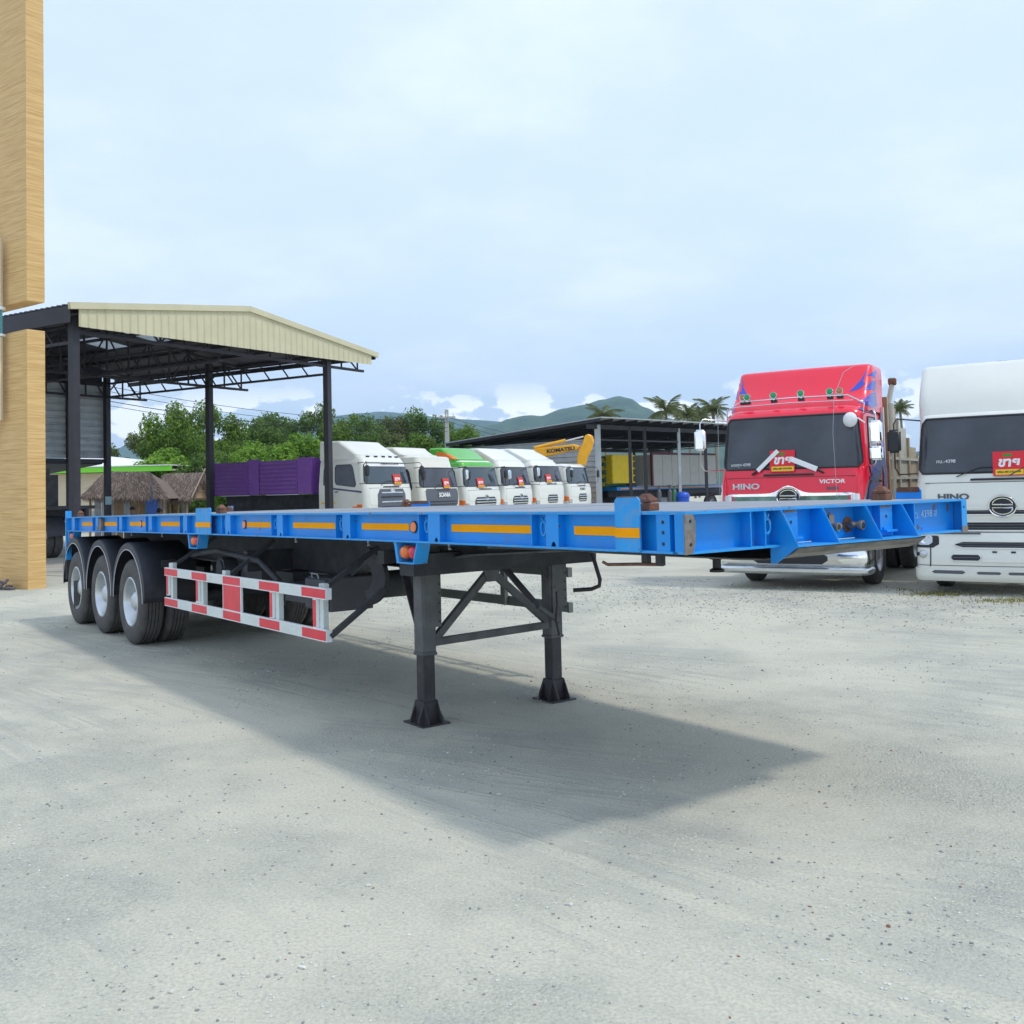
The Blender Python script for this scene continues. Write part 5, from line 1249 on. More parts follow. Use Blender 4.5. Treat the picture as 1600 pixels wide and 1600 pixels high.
def vbox(mb, x0, x1, y0, y1, z0, z1): mb.box(x0, x1, y0, y1, z0, z1)
zA, zB, zC_, zD = (at(3, y, 19.6).z for y in (365, 474, 521, 655))
part('window_surround', 'cream_trim', pier, lambda mb: mb.box(pa.x-3, pa.x, pa.y, pa.y+.1, zB, zA), bevel=.01)
part('window_surround', 'cream_trim', pier, lambda mb: mb.box(pa.x-3, pa.x, pa.y, pa.y+.1, zD, zC_), bevel=.01)
part('window_pane', 'teal_glass', pier, lambda mb: mb.box(pa.x-3, pa.x-.01, pa.y+.02, pa.y+.1, zC_+.002, zB-.002))
part('sill', 'print_white', pier, lambda mb: mb.box(pa.x-3, pa.x+.05, pa.y-.03, pa.y+.1, zC_+.003, zC_+.05))
part('sill', 'print_white', pier, lambda mb: mb.box(pa.x-3, pa.x+.05, pa.y-.03, pa.y+.1, zB-.06, zB-.003))
rn = random.Random(5); p0 = gr(8, 922)
OFF = [('longest dark offcut lying flat at the bottom of the heap by the clad pier', .42, -.10, 0, .03, .1), ('short thick dark block at the left end of the offcut heap', .16, -.30, .02, .05, .9),
       ('dark plank piece leaning upward on the middle of the offcut heap', .30, -.05, .0, .10, 1.2), ('small dark splinter at the right end of the offcut heap by the pier', .15, .14, -.05, .02, .3),
       ('dark curved looking offcut on the near side of the heap', .26, -.16, -.12, .03, 2.4), ('topmost pale edged offcut lying across the heap by the pier', .28, -.12, .03, .15, 2.9), ('medium dark offcut on the far side of the heap against the pier', .24, .02, .12, .05, 1.7)]
for i, (lab, l_, ox, oy, oz, a) in enumerate(OFF):
    mb = MB(); mb.obox((0, 0, 0), (l_, rn.uniform(.05, .10), rn.uniform(.03, .06)), Matrix.Rotation(a, 3, 'Z')@Matrix.Rotation(-.55 if 'leaning' in lab else rn.uniform(-.2, .2), 3, 'Y'))
    o = mb.build('wood_offcut', 'debris_dark', bevel=.006); o.location = (p0.x+ox, p0.y+oy, oz+.015)
    tag(o, lab, 'offcut', 'offcuts heaped by the clad pier')

# ------------------------------------------------------------------ right shed
rv, lv = V((.70, .714, 0)).normalized(), V((-.714, .70, 0)).normalized(); CS = V((4.3, 50, 0))
sh2 = thing('machinery_shed', 'long open shed with low sloping roof and grey sheet wall behind the truck row', 'shed', tuple(CS))
def q2(b, a, z): return rv*b+lv*a+V((0, 0, z))
def rz2(a): return 5.05-.062*a
for i in range(22):
    b0 = -.9+i*1.0
    part('roof_sheet', 'roof_sheet', sh2, lambda mb: mb.add([q2(b, a, rz2(a)+dz) for dz in (0, .05) for b, a in ((b0, -1.0), (b0+.99, -1.0), (b0+.99, 10.5), (b0, 10.5))], [(0, 1, 2, 3), (4, 7, 6, 5), (0, 4, 5, 1), (1, 5, 6, 2), (2, 6, 7, 3), (3, 7, 4, 0)]))
    part('rafter', 'shed_steel', sh2, lambda mb: mb.bar(q2(b0+.05, -.9, rz2(-.9)-.08), q2(b0+.05, 10.4, rz2(10.4)-.08), .06, .14))
for b0 in range(0, 20, 2):
    part('truss_chord', 'shed_steel', sh2, lambda mb: (mb.bar(q2(b0, 0, rz2(0)-.75), q2(b0, 10, rz2(10)-.3), .06, .06)))
for a in (0, 10):
    part('eave_beam', 'shed_steel', sh2, lambda mb: mb.bar(q2(-.8, a, rz2(a)-.3), q2(20.5, a, rz2(a)-.3), .10, .22))
    part('eave_beam', 'shed_steel', sh2, lambda mb: mb.bar(q2(0, a, rz2(a)-.95), q2(20.5, a, rz2(a)-.95), .07, .08))
for b0 in (.0, 2.6, 3.9, 7.0, 9.6, 12.4, 16, 20):
    part('post', 'galvanised' if b0 in (0, 7.0) else 'shed_steel', sh2, lambda mb: mb.bar(q2(b0, 0, 0), q2(b0, 0, rz2(0)-.2), .16 if b0 else .3, .16))
for k in range(6): part('post', 'shed_steel', sh2, lambda mb: mb.bar(q2(4*k, 10, 0), q2(4*k, 10, rz2(10)-.1), .16, .16))
for k in range(17):                                  # wall of horizontal folded sheets on the near left side
    z0 = k*.26
    if z0 > 4.1: break
    def f(mb):
        q = [q2(-.05-dx, a, z) for a in (.1, 9.8) for dx, z in ((0, z0), (0, z0+.16), (.06, z0+.19), (.06, z0+.25), (0, z0+.26))]
        mb.add(q, [(i, i+1, i+6, i+5) for i in range(4)])
    part('wall_sheet', 'galvanised', sh2, f)
for k in range(12): part('back_wall_sheet', 'zinc_old', sh2, lambda mb: mb.box(0, 0, 0, 0, 0, 0) if 0 else mb.add([q2(9+k*1.0, 10.1, z) if j else q2(9+k*1.0+.97, 10.1, z) for z in (0, 2.4) for j in (0, 1)], [(0, 1, 3, 2)]))
# yellow skip lorry body
sk = thing('garbage_truck', 'bright yellow and green tipper body parked inside the machinery shed', 'truck', tuple(at(975, 780, 56)*V((1, 1, 0))), atan2(.714, .70))
part('container', 'yellow_bright', sk, lambda mb: mb.box(-.95, .95, 0, .5, 1.9, 3.5), bevel=.05)
for z in (1.92, 2.3, 2.7, 3.1, 3.42): part('rib', 'yellow_bright', sk, lambda mb: mb.box(-1.0, 1.0, -.06, .52, z, z+.07))
part('tank', 'gas_green', sk, lambda mb: mb.box(-.94, .94, .5, 3.4, 1.7, 3.45), bevel=.1)
for k in range(4):
    for sg in (-1, 1): part('paint_band', 'yellow_bright', sk, lambda mb: mb.add([(sg*.955, y, z) for y, z in ((.6, 1.75+k*.45), (3.2, 1.95+k*.42), (3.2, 2.02+k*.42), (.6, 1.98+k*.45))]+[(sg*.935, y, z) for y, z in ((.6, 1.75+k*.45), (3.2, 1.95+k*.42), (3.2, 2.02+k*.42), (.6, 1.98+k*.45))], [(0, 1, 2, 3), (0, 4, 5, 1), (1, 5, 6, 2), (2, 6, 7, 3), (3, 7, 4, 0)]))
part('chassis_frame', 'chassis', sk, lambda mb: mb.box(-.6, .6, .1, 6, .8, 1.15))
for y in (1.0, 5.2):
    for sg in (-1, 1):
        w_ = copy_tree(wheel0, parent=sk); w_.location = (sg*1.0, y, .505); w_.rotation_euler = (0, 0, 0 if sg < 0 else pi)
part('hopper', 'chassis', sk, lambda mb: mb.cyl((1.45, 1.2, 1.6), (1.45, 1.2, 3.2), .42, 18))
# white box body on a low blue trailer deck
bx = thing('box_body', 'pale grey panelled box body with maroon top rail standing on a blue trailer', 'container', tuple(at(1022, 780, 57)*V((1, 1, 0))), atan2(.714, .70))
for k in range(7): part('panel', 'body_grey', bx, lambda mb: mb.box(k*.92+.01, k*.92+.9, 0, .08, 1.74, 3.5), bevel=.01)
part('top_rail', 'maroon', bx, lambda mb: mb.box(0, 6.45, -.03, .1, 3.51, 3.62))
part('end_post', 'maroon', bx, lambda mb: (mb.box(-.14, -.01, -.03, .1, 1.72, 3.62)))
part('box_shell', 'body_grey', bx, lambda mb: mb.box(0, 6.45, .1, 2.2, 1.75, 3.5))
lt = thing('low_trailer', 'blue decked low trailer loaded with a pale box body in the machinery shed', 'trailer', tuple(at(960, 780, 56)*V((1, 1, 0))), atan2(.714, .70))
part('deck', 'blue_paint', lt, lambda mb: mb.box(0, 11.5, -.2, 2.2, 1.5, 1.7))
part('edge_stripe', 'amber_tape', lt, lambda mb: mb.box(.3, 11.3, -.212, -.2, 1.57, 1.63))
part('frame', 'chassis', lt, lambda mb: (mb.box(0, 11.5, .4, .5, 1.0, 1.5), mb.box(0, 11.5, 1.5, 1.6, 1.0, 1.5), mb.box(5, 10.9, -.1, -.05, 1.2, 1.45)))
for x in (6.2, 9.6):
    w_ = copy_tree(wheel0, parent=lt); w_.location = (x, -.15, .505); w_.rotation_euler = (0, 0, pi/2)
    part('mudguard', 'maroon', lt, lambda mb: mb.tube([(x+.7*cos(pi*i/10), 0, .5+.62*sin(pi*i/10)) for i in range(11)], .05, 6), smooth=60)
for px, mt, lab, nm, ct in ((1030, 'gas_grey', 'dark grey gas cylinder standing alone before the low trailer', 'gas_cylinder', 'gas cylinder'), (1047, 'gas_grey', 'dark grey gas cylinder beside the green gas cylinder', 'gas_cylinder', 'gas cylinder'),
                (1054, 'gas_green', 'dark green gas cylinder standing in the machinery shed', 'gas_cylinder', 'gas cylinder')):
    p = at(px, 775, 50.5); mb = MB(); mb.lathe([(.0001, 0), (.12, .0), (.12, 1.35), (.09, 1.5), (.035, 1.55), (.035, 1.62), (.05, 1.63), (.05, 1.72), (.0001, 1.74)], (0, 0, 0), (0, 0, 1), 16)
    o = mb.build(nm, mt, smooth=40); o.location = (p.x, p.y, 0); o.scale = (1, 1, .98); tag(o, lab, ct)
p = at(1067, 775, 50.5); mb = MB(); mb.lathe([(.0001, .0), (.28, .0), (.30, .9), (.33, .92), (.33, 1.02), (.25, 1.12), (.08, 1.16), (.0001, 1.16)], (0, 0, 0), (0, 0, 1), 22)
o = mb.build('water_drum', 'drum_blue', smooth=40); o.location = (p.x, p.y, .0); o.scale = (1.05, 1.05, 1.2); tag(o, 'bright blue plastic drum with lid standing beside the gas cylinders', 'drum')

# ------------------------------------------------------------------ thatched huts, green trimmed building
HD = 42
def hut(label, ridge, eaveL, eaveR, gable, ybase, depth, Yh):
    """ridge: two pixels; eaves in pixels; gable side opened to the viewer's right when True"""
    r0, r1 = at(*ridge[0], Yh+depth/2), at(*ridge[1], Yh+depth/2); e0, e1 = at(*eaveL, Yh), at(*eaveR, Yh)
    O = V((e0.x, Yh, 0)); R_ = thing('thatched_hut', label, 'hut', tuple(O))
    r0, r1, e0, e1 = (q-O for q in (r0, r1, e0, e1)); k0, k1 = e0+V((0, depth, 0)), e1+V((0, depth, 0))
    th = V((0, 0, -.12))
    part('roof', 'thatch', R_, lambda mb: mb.add([e0, e1, r1, r0, k0, k1, e0+th, e1+th, r1+th, r0+th, k0+th, k1+th], [(0, 1, 2, 3), (3, 2, 5, 4), (0, 3, 4), (6, 9, 8, 7), (9, 10, 11, 8), (0, 6, 7, 1), (1, 7, 8, 2), (2, 8, 11, 5), (4, 10, 6, 0), (5, 11, 10, 4)]+([] if gable else [(1, 5, 2)])))
    mb = MB(); rr = random.Random(int(e1.x*100))
    def straw(p, d, ln, mi, w=.012):
        d = d.normalized(); s_ = d.cross(V((0, -1, .3))).normalized()*w
        mb.add([p-s_, p+s_, p+d*ln+s_*.4, p+d*ln-s_*.4], [(0, 1, 2, 3)], mi)
    for row_ in range(14):
        t = row_/13
        for _ in range(230):
            x = rr.random(); a = e0.lerp(e1, x); b = r0.lerp(r1, x); p = b.lerp(a, t*.97)
            d = (a-b).normalized(); n = V((1, 0, 0)).cross(d); n = n if n.z > 0 else -n
            dd = d+V((rr.gauss(0, .25), 0, 0))+n*rr.uniform(-.02, .08)
            straw(p+n*(.015+.02*rr.random()), dd, rr.uniform(.15, .4), rr.choice((0, 0, 1, 2, 2)))
    for _ in range(420):
        x = rr.random(); p = e0.lerp(e1, x); straw(p+V((0, -.01, 0)), V((rr.gauss(0, .3), rr.gauss(0, .2), -1)), rr.uniform(.08, .3), rr.choice((0, 1, 1, 2)))
    for _ in range(160):
        x = rr.random(); p = e0.lerp(r0, x); straw(p+V((-.02, 0, 0)), V((-.6, rr.gauss(0, .2), -1)), rr.uniform(.1, .3), rr.choice((0, 1, 2)))
        p = e1.lerp(r1, x); straw(p+V((.02, 0, 0)), V((.5, rr.gauss(0, .2), -1)), rr.uniform(.1, .25), rr.choice((0, 1, 2)))
    mb.build('straw', ['thatch', 'thatch_pale', 'thatch_dark'], R_, kind='stuff', recalc=False)
    if gable:
        part('gable_wall', 'bamboo', R_, lambda mb: mb.add([e1+V((-.25, .1, 0)), k1+V((-.25, -.1, 0)), r1+V((-.25, 0, -.1)), e1+V((-.29, .1, 0)), k1+V((-.29, -.1, 0)), r1+V((-.29, 0, -.1))], [(0, 1, 2), (3, 5, 4), (0, 3, 4, 1), (1, 4, 5, 2), (2, 5, 3, 0)]))
        for a, b in ((e1, r1), (k1, r1)):
            q = b+(b-a)*.12; part('barge_pole', 'thatch_pale', R_, lambda mb: mb.cyl(a+V((.03, 0, .02)), q+V((.03, 0, .05)), .03, 6))
        for t in (.3, .5, .7): part('gable_cane', 'thatch_pale', R_, lambda mb: mb.cyl(e1.lerp(r1, t)+V((-.2, 0, 0)), k1.lerp(r1, t)+V((-.2, 0, 0)), .02, 5))
    # wall of narrow sheets and rough posts
    n_ = max(3, int((e1.x-e0.x-.5)/.30))
    for i in range(n_):
        x = .28+i*(e1.x-e0.x-.5)/n_
        part('wall_sheet', rr.choice(('zinc_old', 'zinc_old', 'galvanised', 'bamboo')), R_, lambda mb: mb.box(x, x+.27, .55+rr.uniform(0, .03), .58, 0, e0.z+.02))
    for i in range(4):
        x = .2+i*(e1.x-e0.x-.5)/3; part('post', 'bamboo', R_, lambda mb: mb.cyl((x, .3, 0), (x+.02, .3, e0.z+.05), .05, 8))
    return R_
hut('wide thatched hut with grey sheet walls, left of the two huts behind the trailer', ((166, 737), (233, 738)), (128, 775), (262, 779), False, 800, 3.4, 41)
hut('smaller thatched hut with open bamboo gable beside the purple dump body', ((257, 741), (317, 739)), (240, 777), (298, 779), True, 800, 3.2, 42.5)
pt = at(128, 765, 44)
gb = thing('green_trimmed_building', 'cream building with pale roof and lime green fascia behind the thatched huts', 'building', (at(120, 760, 52).x, 52, 0))
gx = lambda px: at(px, 760, 52).x-at(120, 760, 52).x
zt_ = at(200, 737, 52).z
part('wall', 'cream_wall', gb, lambda mb: mb.box(gx(60), gx(168), .6, 5, .0, zt_-.02))
part('wall_base', 'zinc_old', gb, lambda mb: mb.box(gx(60), gx(168), .55, .6, .0, 1.1))
part('fascia', 'lime_trim', gb, lambda mb: mb.box(gx(60), gx(268), .0, .1, zt_, zt_+.27))
part('roof', 'print_white', gb, lambda mb: mb.add([(gx(60), -.05, zt_+.28), (gx(266), -.05, zt_+.28), (gx(266), 5, zt_+.32), (gx(60), 5, zt_+1.2), (gx(60), -.05, zt_+.33), (gx(266), -.05, zt_+.33), (gx(266), 5, zt_+.37), (gx(60), 5, zt_+1.25)], [(0, 1, 2, 3), (4, 7, 6, 5), (0, 4, 5, 1), (1, 5, 6, 2), (2, 6, 7, 3), (3, 7, 4, 0)]))
part('soffit', 'cream_wall', gb, lambda mb: mb.box(gx(60), gx(266), .11, 5, zt_+.02, zt_+.1))

# ------------------------------------------------------------------ people sitting by the huts
def person(label, loc, rz, shirt, seat=.42):
    R_ = thing('person', label, 'person', loc, rz)
    nodes = {'pelvis': ((0, 0, seat+.10), .14), 'waist': ((0, -.02, seat+.28), .12), 'chest': ((0, -.04, seat+.45), .145), 'neck0': ((0, -.04, seat+.60), .06), 'neck': ((0, -.05, seat+.66), .05), 'head0': ((0, -.06, seat+.72), .08), 'head': ((0, -.06, seat+.80), .095), 'top': ((0, -.05, seat+.88), .06)}
    E_ = [('pelvis', 'waist'), ('waist', 'chest'), ('chest', 'neck0'), ('neck0', 'neck'), ('neck', 'head0'), ('head0', 'head'), ('head', 'top')]
    for sg, n in ((-1, 'l'), (1, 'r')):
        nodes.update({n+'sh': ((sg*.19, -.04, seat+.54), .055), n+'el': ((sg*.25, -.10, seat+.30), .042), n+'wr': ((sg*.14, -.32, seat+.24), .03), n+'ha': ((sg*.10, -.40, seat+.23), .035),
                      n+'hp': ((sg*.10, -.03, seat+.06), .09), n+'kn': ((sg*.14, -.45, seat+.06), .062), n+'an': ((sg*.13, -.42, .09), .042), n+'to': ((sg*.14, -.60, .04), .038)})
        E_ += [('chest', n+'sh'), (n+'sh', n+'el'), (n+'el', n+'wr'), (n+'wr', n+'ha'), ('pelvis', n+'hp'), (n+'hp', n+'kn'), (n+'kn', n+'an'), (n+'an', n+'to')]
    ks = list(nodes); me = bpy.data.meshes.new('body'); me.from_pydata([nodes[k][0] for k in ks], [(ks.index(a), ks.index(b)) for a, b in E_], [])
    me.materials.append(M['skin']); me.materials.append(M[shirt]); me.materials.append(M['trouser'])
    o = bpy.data.objects.new('body', me); C.objects.link(o)
    o.modifiers.new('skin', 'SKIN'); o.modifiers.new('s', 'SUBSURF').levels = 1
    for i, k in enumerate(ks): me.skin_vertices[0].data[i].radius = (nodes[k][1],)*2; me.skin_vertices[0].data[i].use_root = k == 'pelvis'
    dg = bpy.context.evaluated_depsgraph_get(); m2 = bpy.data.meshes.new_from_object(o.evaluated_get(dg)); bpy.data.objects.remove(o)
    for p in m2.polygons:
        c = p.center; p.use_smooth = True
        if c.z > seat+.62: mi = 0
        elif c.z < seat+.14 or (abs(c.x) < .2 and c.z < seat+.17): mi = 2 if c.z > .12 else 0
        else: mi = 1 if not (c.y < -.22) else 0
        p.material_index = mi
    b = bpy.data.objects.new('body', m2); C.objects.link(b); b.parent = R_
    part('hair', 'hair', R_, lambda mb: mb.lathe([(.0001, .13), (.06, .115), (.095, .06), (.104, .0), (.09, -.03)], (0, -.045, seat+.80), (0, .25, 1), 14), smooth=60)
    part('face', 'skin', R_, lambda mb: (mb.obox((0, -.165, seat+.785), (.022, .03, .04)), mb.obox((0, -.150, seat+.735), (.045, .012, .012)), mb.obox((-.098, -.06, seat+.79), (.02, .03, .05)), mb.obox((.098, -.06, seat+.79), (.02, .03, .05))), bevel=.004)
    part('stool', 'grey_plastic', R_, lambda mb: (mb.box(-.16, .16, -.14, .18, seat-.04, seat), mb.box(-.14, -.10, -.12, .16, 0, seat-.04), mb.box(.10, .14, -.12, .16, 0, seat-.04)))
for px, py, Yp, sh, lab, rz_ in ((207, 796, 37, 'shirt_brown', 'person in a dark brown shirt sitting in front of the wide thatched hut', .5),
                            (247, 799, 36, 'shirt_purple', 'person in a bright violet shirt sitting in front of the huts', 2.2)):
    q = at(px, py, Yp); person(lab, (q.x, q.y, 0), rz_, sh, seat=max(.3, q.z-.80))
q = at(196, 790, 38); mb = MB()
mb.add([(0, 0, 1.1), (.25, .02, 1.15), (.5, .05, 1.35), (.45, .06, 1.9), (.2, .03, 1.95), (.02, 0, 1.85)]+[(0, .04, 1.1), (.25, .06, 1.15), (.5, .09, 1.35), (.45, .10, 1.9), (.2, .07, 1.95), (.02, .04, 1.85)], [(0, 1, 2, 3, 4, 5), (11, 10, 9, 8, 7, 6)]+[(i, (i+1) % 6, 6+(i+1) % 6, 6+i) for i in range(6)])
mb.cyl((.25, .05, 1.95), (.25, .05, 2.6), .01, 6); o = mb.build('hanging_shirt', 'shirt_blue'); o.location = (q.x-.3, 40.9, -.2); tag(o, 'blue shirt hung under the thatched eave', 'shirt')

# ------------------------------------------------------------------ trees
def crown_mesh(seed, blobs, n, leaf, flat=.9):
    rr = random.Random(seed); mb = MB(); tot = sum(r**2 for _, r in blobs)
    for c, r in blobs:
        for _ in range(int(n*r*r/tot)):
            d = V((rr.gauss(0, 1), rr.gauss(0, 1), rr.gauss(0, 1))).normalized()
            rad = r*(rr.random()**.28)*(.86+.34*noise.noise(d*2.3+c)); p = c+V((d.x*rad, d.y*rad, d.z*rad*flat))
            nrm = (d+V((rr.gauss(0, .6), rr.gauss(0, .6), rr.gauss(.3, .6)))).normalized(); a = nrm.orthogonal().normalized(); a = Matrix.Rotation(rr.random()*6.3, 3, nrm)@a; b = nrm.cross(a)
            s_ = leaf*rr.uniform(.6, 1.35)
            mb.add([p-a*s_, p-b*s_*.45+nrm*s_*.1, p+a*s_, p+b*s_*.45+nrm*s_*.1], [(0, 1, 2, 3)])
    return mb
def tree_variants():
    out = []
    for sd in range(6):
        rr = random.Random(40+sd); bl = []; bushy = sd in (2, 5)
        for i in range(34 if not bushy else 26):
            h = rr.uniform(.14, .93) if not bushy else rr.uniform(.08, .86); w = .31*sin(pi*min(1, (h+.05)/1.1))**.6 if not bushy else .34
            a = rr.random()*6.3; r = rr.uniform(.5, 1)*w; bl.append((V((cos(a)*r, sin(a)*r, h)), rr.uniform(.07, .15)*(1.2 if bushy else 1)))
        cr = crown_mesh(sd, bl, 11000, .0165 if not bushy else .019); tk = MB()
        tk.tube([(0, 0, 0), (.01, .0, .2), (-.01, .01, .45), (.02, 0, .7)], .016, 7)
        for c, r in bl[:12]: tk.tube([V((0, 0, max(.12, c.z-.22))), V((c.x*.45, c.y*.45, c.z-.08)), c], .006, 5)
        out.append((cr, tk))
    return out
TV = tree_variants(); CM = {}
def tree(px, top, Y, wid, var, lf, label, group='trees beyond the yard'):
    p = at(px, 780, Y); h = at(px, top, Y).z; R_ = thing('tree', label, 'tree', (p.x, p.y, 0), random.Random(px).random()*6.3, group)
    key = (var, lf)
    if key not in CM:
        CM[key] = TV[var][0].build('crown', lf, R_, recalc=False); c = CM[key]
        t = TV[var][1].build('trunk', 'bark', R_); CM[(var, 't')] = CM.get((var, 't'), t)
    else:
        c = CM[key].copy(); C.objects.link(c); c.parent = R_; t = CM[(var, 't')].copy(); C.objects.link(t); t.parent = R_
    w = wid*Y/F/.50
    R_.scale = (w, w, h)
TR = [(190, 690, 60, 60, 2, 'leaf_olive', 'low olive green tree at the far left of the tree line beside the shed post'),
 (225, 676, 64, 70, 0, 'leaf_olive', 'thin feathery olive tree left of the tall green tree'),
 (264, 628, 60, 78, 1, 'leaf_mid', 'tall leafy green tree behind the thatched huts'),
 (318, 632, 64, 80, 3, 'leaf_mid', 'tall green tree directly behind the middle shed post'),
 (250, 690, 55, 80, 5, 'leaf_bright', 'low bushy bright tree above the lime green fascia'),
 (300, 700, 50, 70, 2, 'leaf_dark', 'dark round bush behind the small hut gable'),
 (355, 640, 66, 70, 4, 'leaf_mid', 'green tree right of the middle shed post above the purple body'),
 (398, 652, 70, 80, 1, 'leaf_dark', 'dark green tree behind the middle of the purple body'),
 (437, 645, 74, 70, 0, 'leaf_dark', 'slim dark green tree with uneven top under the white cloud'),
 (372, 680, 55, 70, 5, 'leaf_bright', 'bushy green tree rising over the left end of the purple body'),
 (440, 668, 52, 95, 5, 'leaf_bright', 'brightest green bushy tree above the centre of the purple body'),
 (492, 634, 68, 66, 3, 'leaf_dark', 'dark tall tree just left of the right shed post'),
 (478, 690, 54, 70, 2, 'leaf_mid', 'low bushy tree behind the right end of the purple body'),
 (540, 644, 66, 80, 4, 'leaf_mid', 'green tree just right of the right shed post above the first cab'),
 (578, 660, 62, 70, 1, 'leaf_dark', 'dark tree above the first white cab'),
 (612, 650, 70, 60, 0, 'leaf_olive', 'feathery bamboo like tree behind the second cab'),
 (640, 668, 58, 70, 5, 'leaf_mid', 'low bushy tree over the cream roof fairing'),
 (668, 640, 70, 66, 3, 'leaf_dark', 'dark tree beside the concrete utility pole'),
 (712, 656, 66, 64, 4, 'leaf_mid', 'green tree right of the concrete utility pole'),
 (748, 668, 72, 64, 2, 'leaf_mid', 'round green tree at the right end of the tree line'),
 (690, 690, 56, 90, 5, 'leaf_mid', 'low green tree above the green roofed truck'),
 (560, 652, 74, 74, 3, 'leaf_dark', 'dark tree filling the gap left of the bamboo like tree'),
 (592, 668, 60, 70, 5, 'leaf_olive', 'low olive tree directly above the gap between the first two cabs'),
 (650, 655, 74, 70, 1, 'leaf_mid', 'green tree just left of the concrete utility pole'),
 (728, 664, 70, 70, 5, 'leaf_dark', 'dark bushy tree left of the machinery shed roof end'),
 (345, 668, 60, 70, 5, 'leaf_mid', 'bushy mid green tree right behind the middle shed post'),
 (775, 678, 80, 40, 1, 'leaf_dark', 'small dark tree next to the machinery shed roof')]
for t in TR: tree(t[0], t[1], t[2], t[3], t[4], t[5], t[6])
# undergrowth that closes the foot of the tree line
def under():
    rr = random.Random(9); bl = []
    for i in range(70):
        x = lerp(-27, 4, i/69); bl.append((V((x+rr.gauss(0, .5), 76+rr.gauss(0, 3)-.1*x, rr.uniform(.6, 4.2))), rr.uniform(1.3, 2.3)))
    o = crown_mesh(77, bl, 42000, .26).build('undergrowth', 'leaf_dark', kind='stuff', recalc=False); tag(o, 'dense undergrowth closing the foot of the tree line', 'undergrowth')
under()
# coconut palms
def frond_mesh():
    mb = MB(); rr = random.Random(2); n = 26; pts = [V((t*1.0, 0, .38*t-.62*t*t)) for t in [i/n for i in range(n+1)]]
    mb.tube([p for p in pts[::3]], .012, 4)
    for i in range(3, n+1):
        for sg in (-1, 1):
            l_ = .36*sin(pi*(.12+.86*i/n))+.05; p = pts[i]; d = V((.45, sg*1.0, -.35-.4*rr.random())).normalized(); w = V((.019, 0, 0))
            mb.add([p-w, p+w, p+d*l_+V((0, 0, -.06))], [(0, 1, 2)])
    return mb
FR = None
def palm(px, py, Y, rpx, label, seed):
    global FR
    rr = random.Random(seed); base = at(px, 780, Y); top = at(px, py, Y).z; R_ = thing('palm_tree', label, 'palm', (base.x, base.y, 0), 0, 'coconut palms behind the sheds'); L_ = rpx*Y/F*1.15
    part('trunk', 'palm_bark', R_, lambda mb: mb.tube([(rr.uniform(-.8, .8), 0, 0), (.3, 0, top*.4), (.1, 0, top*.8), (0, 0, top)], .16, 8), smooth=60)
    for i in range(24):
        if FR is None: FR = frond_mesh().build('frond', 'leaf_palm', R_, recalc=False); f = FR
        else: f = FR.copy(); C.objects.link(f); f.parent = R_
        f.location = (0, 0, top); a = i*2.4+rr.random()*.5; tilt = rr.uniform(-1.15, .45); f.rotation_euler = (rr.gauss(0, .2), tilt, a); s_ = L_*rr.uniform(.8, 1.1); f.scale = (s_, s_, s_)
    part('crownshaft', 'leaf_palm', R_, lambda mb: mb.lathe([(.0001, .5), (.18, .2), (.25, -.1), (.12, -.5)], (0, 0, top), (0, 0, 1), 10), smooth=60)
for i, a in enumerate(((946, 648, 120, 27, 'coconut palm behind the ridge of the machinery shed, before the mountain'), (1044, 642, 110, 30, 'coconut palm above the middle of the machinery shed roof'),
          (1078, 650, 125, 24, 'paler coconut palm just right of the middle palm'), (1118, 640, 100, 27, 'coconut palm close to the left side of the red truck'), (1098, 655, 130, 22, 'small coconut palm between the middle and right palms'),
          (1412, 640, 120, 18, 'coconut palm seen between the red and white trucks'))): palm(*a, seed=i)
# utility pole and wires
pp = at(699, 700, 57); pole = thing('utility_pole', 'pale concrete utility pole behind the green roofed truck', 'pole', (pp.x, pp.y, 0))
ptz = at(699, 640, 57).z
part('shaft', 'pole_concrete', pole, lambda mb: mb.add([(x*w, y*w, z) for z, w in ((0, .17), (ptz, .10)) for x, y in ((-1, -1), (1, -1), (1, 1), (-1, 1))], [(0, 1, 5, 4), (1, 2, 6, 5), (2, 3, 7, 6), (3, 0, 4, 7), (4, 5, 6, 7)]))
part('crossarm', 'pole_concrete', pole, lambda mb: mb.box(-.5, .5, -.14, -.06, ptz-.5, ptz-.4))
for x in (-.4, 0, .4): part('insulator', 'print_white', pole, lambda mb: mb.cyl((x, -.1, ptz-.4), (x, -.1, ptz-.25), .04, 8))
part('street_box', 'galvanised', pole, lambda mb: mb.box(-.12, .12, -.3, -.12, ptz-2.2, ptz-1.8))
for (a, b, sag, lab) in (((172, 604, 44), (699, 655, 56.8), .5, 'highest overhead wire left of the concrete pole'), ((172, 612, 44), (699, 660, 56.8), .6, 'second overhead wire left of the concrete pole'),
               ((172, 627, 44), (699, 668, 56.8), .5, 'thick lower overhead wire left of the concrete pole'), ((172, 634, 44), (699, 674, 56.8), .5, 'lowest overhead wire left of the concrete pole'),
               ((699, 652, 56.8), (1000, 700, 90), .6, 'upper overhead wire running right from the concrete pole'), ((699, 658, 56.8), (1000, 712, 90), .6, 'lower overhead wire running right from the concrete pole')):
    A_, B_ = at(*a), at(*b); mb = MB(); mb.tube([A_.lerp(B_, i/12)-V((0, 0, sag*4*(i/12)*(1-i/12))) for i in range(13)], .014 if 'thick' not in lab else .02, 4)
    tag(mb.build('overhead_wire', 'wire'), lab, 'wire', 'overhead wires')

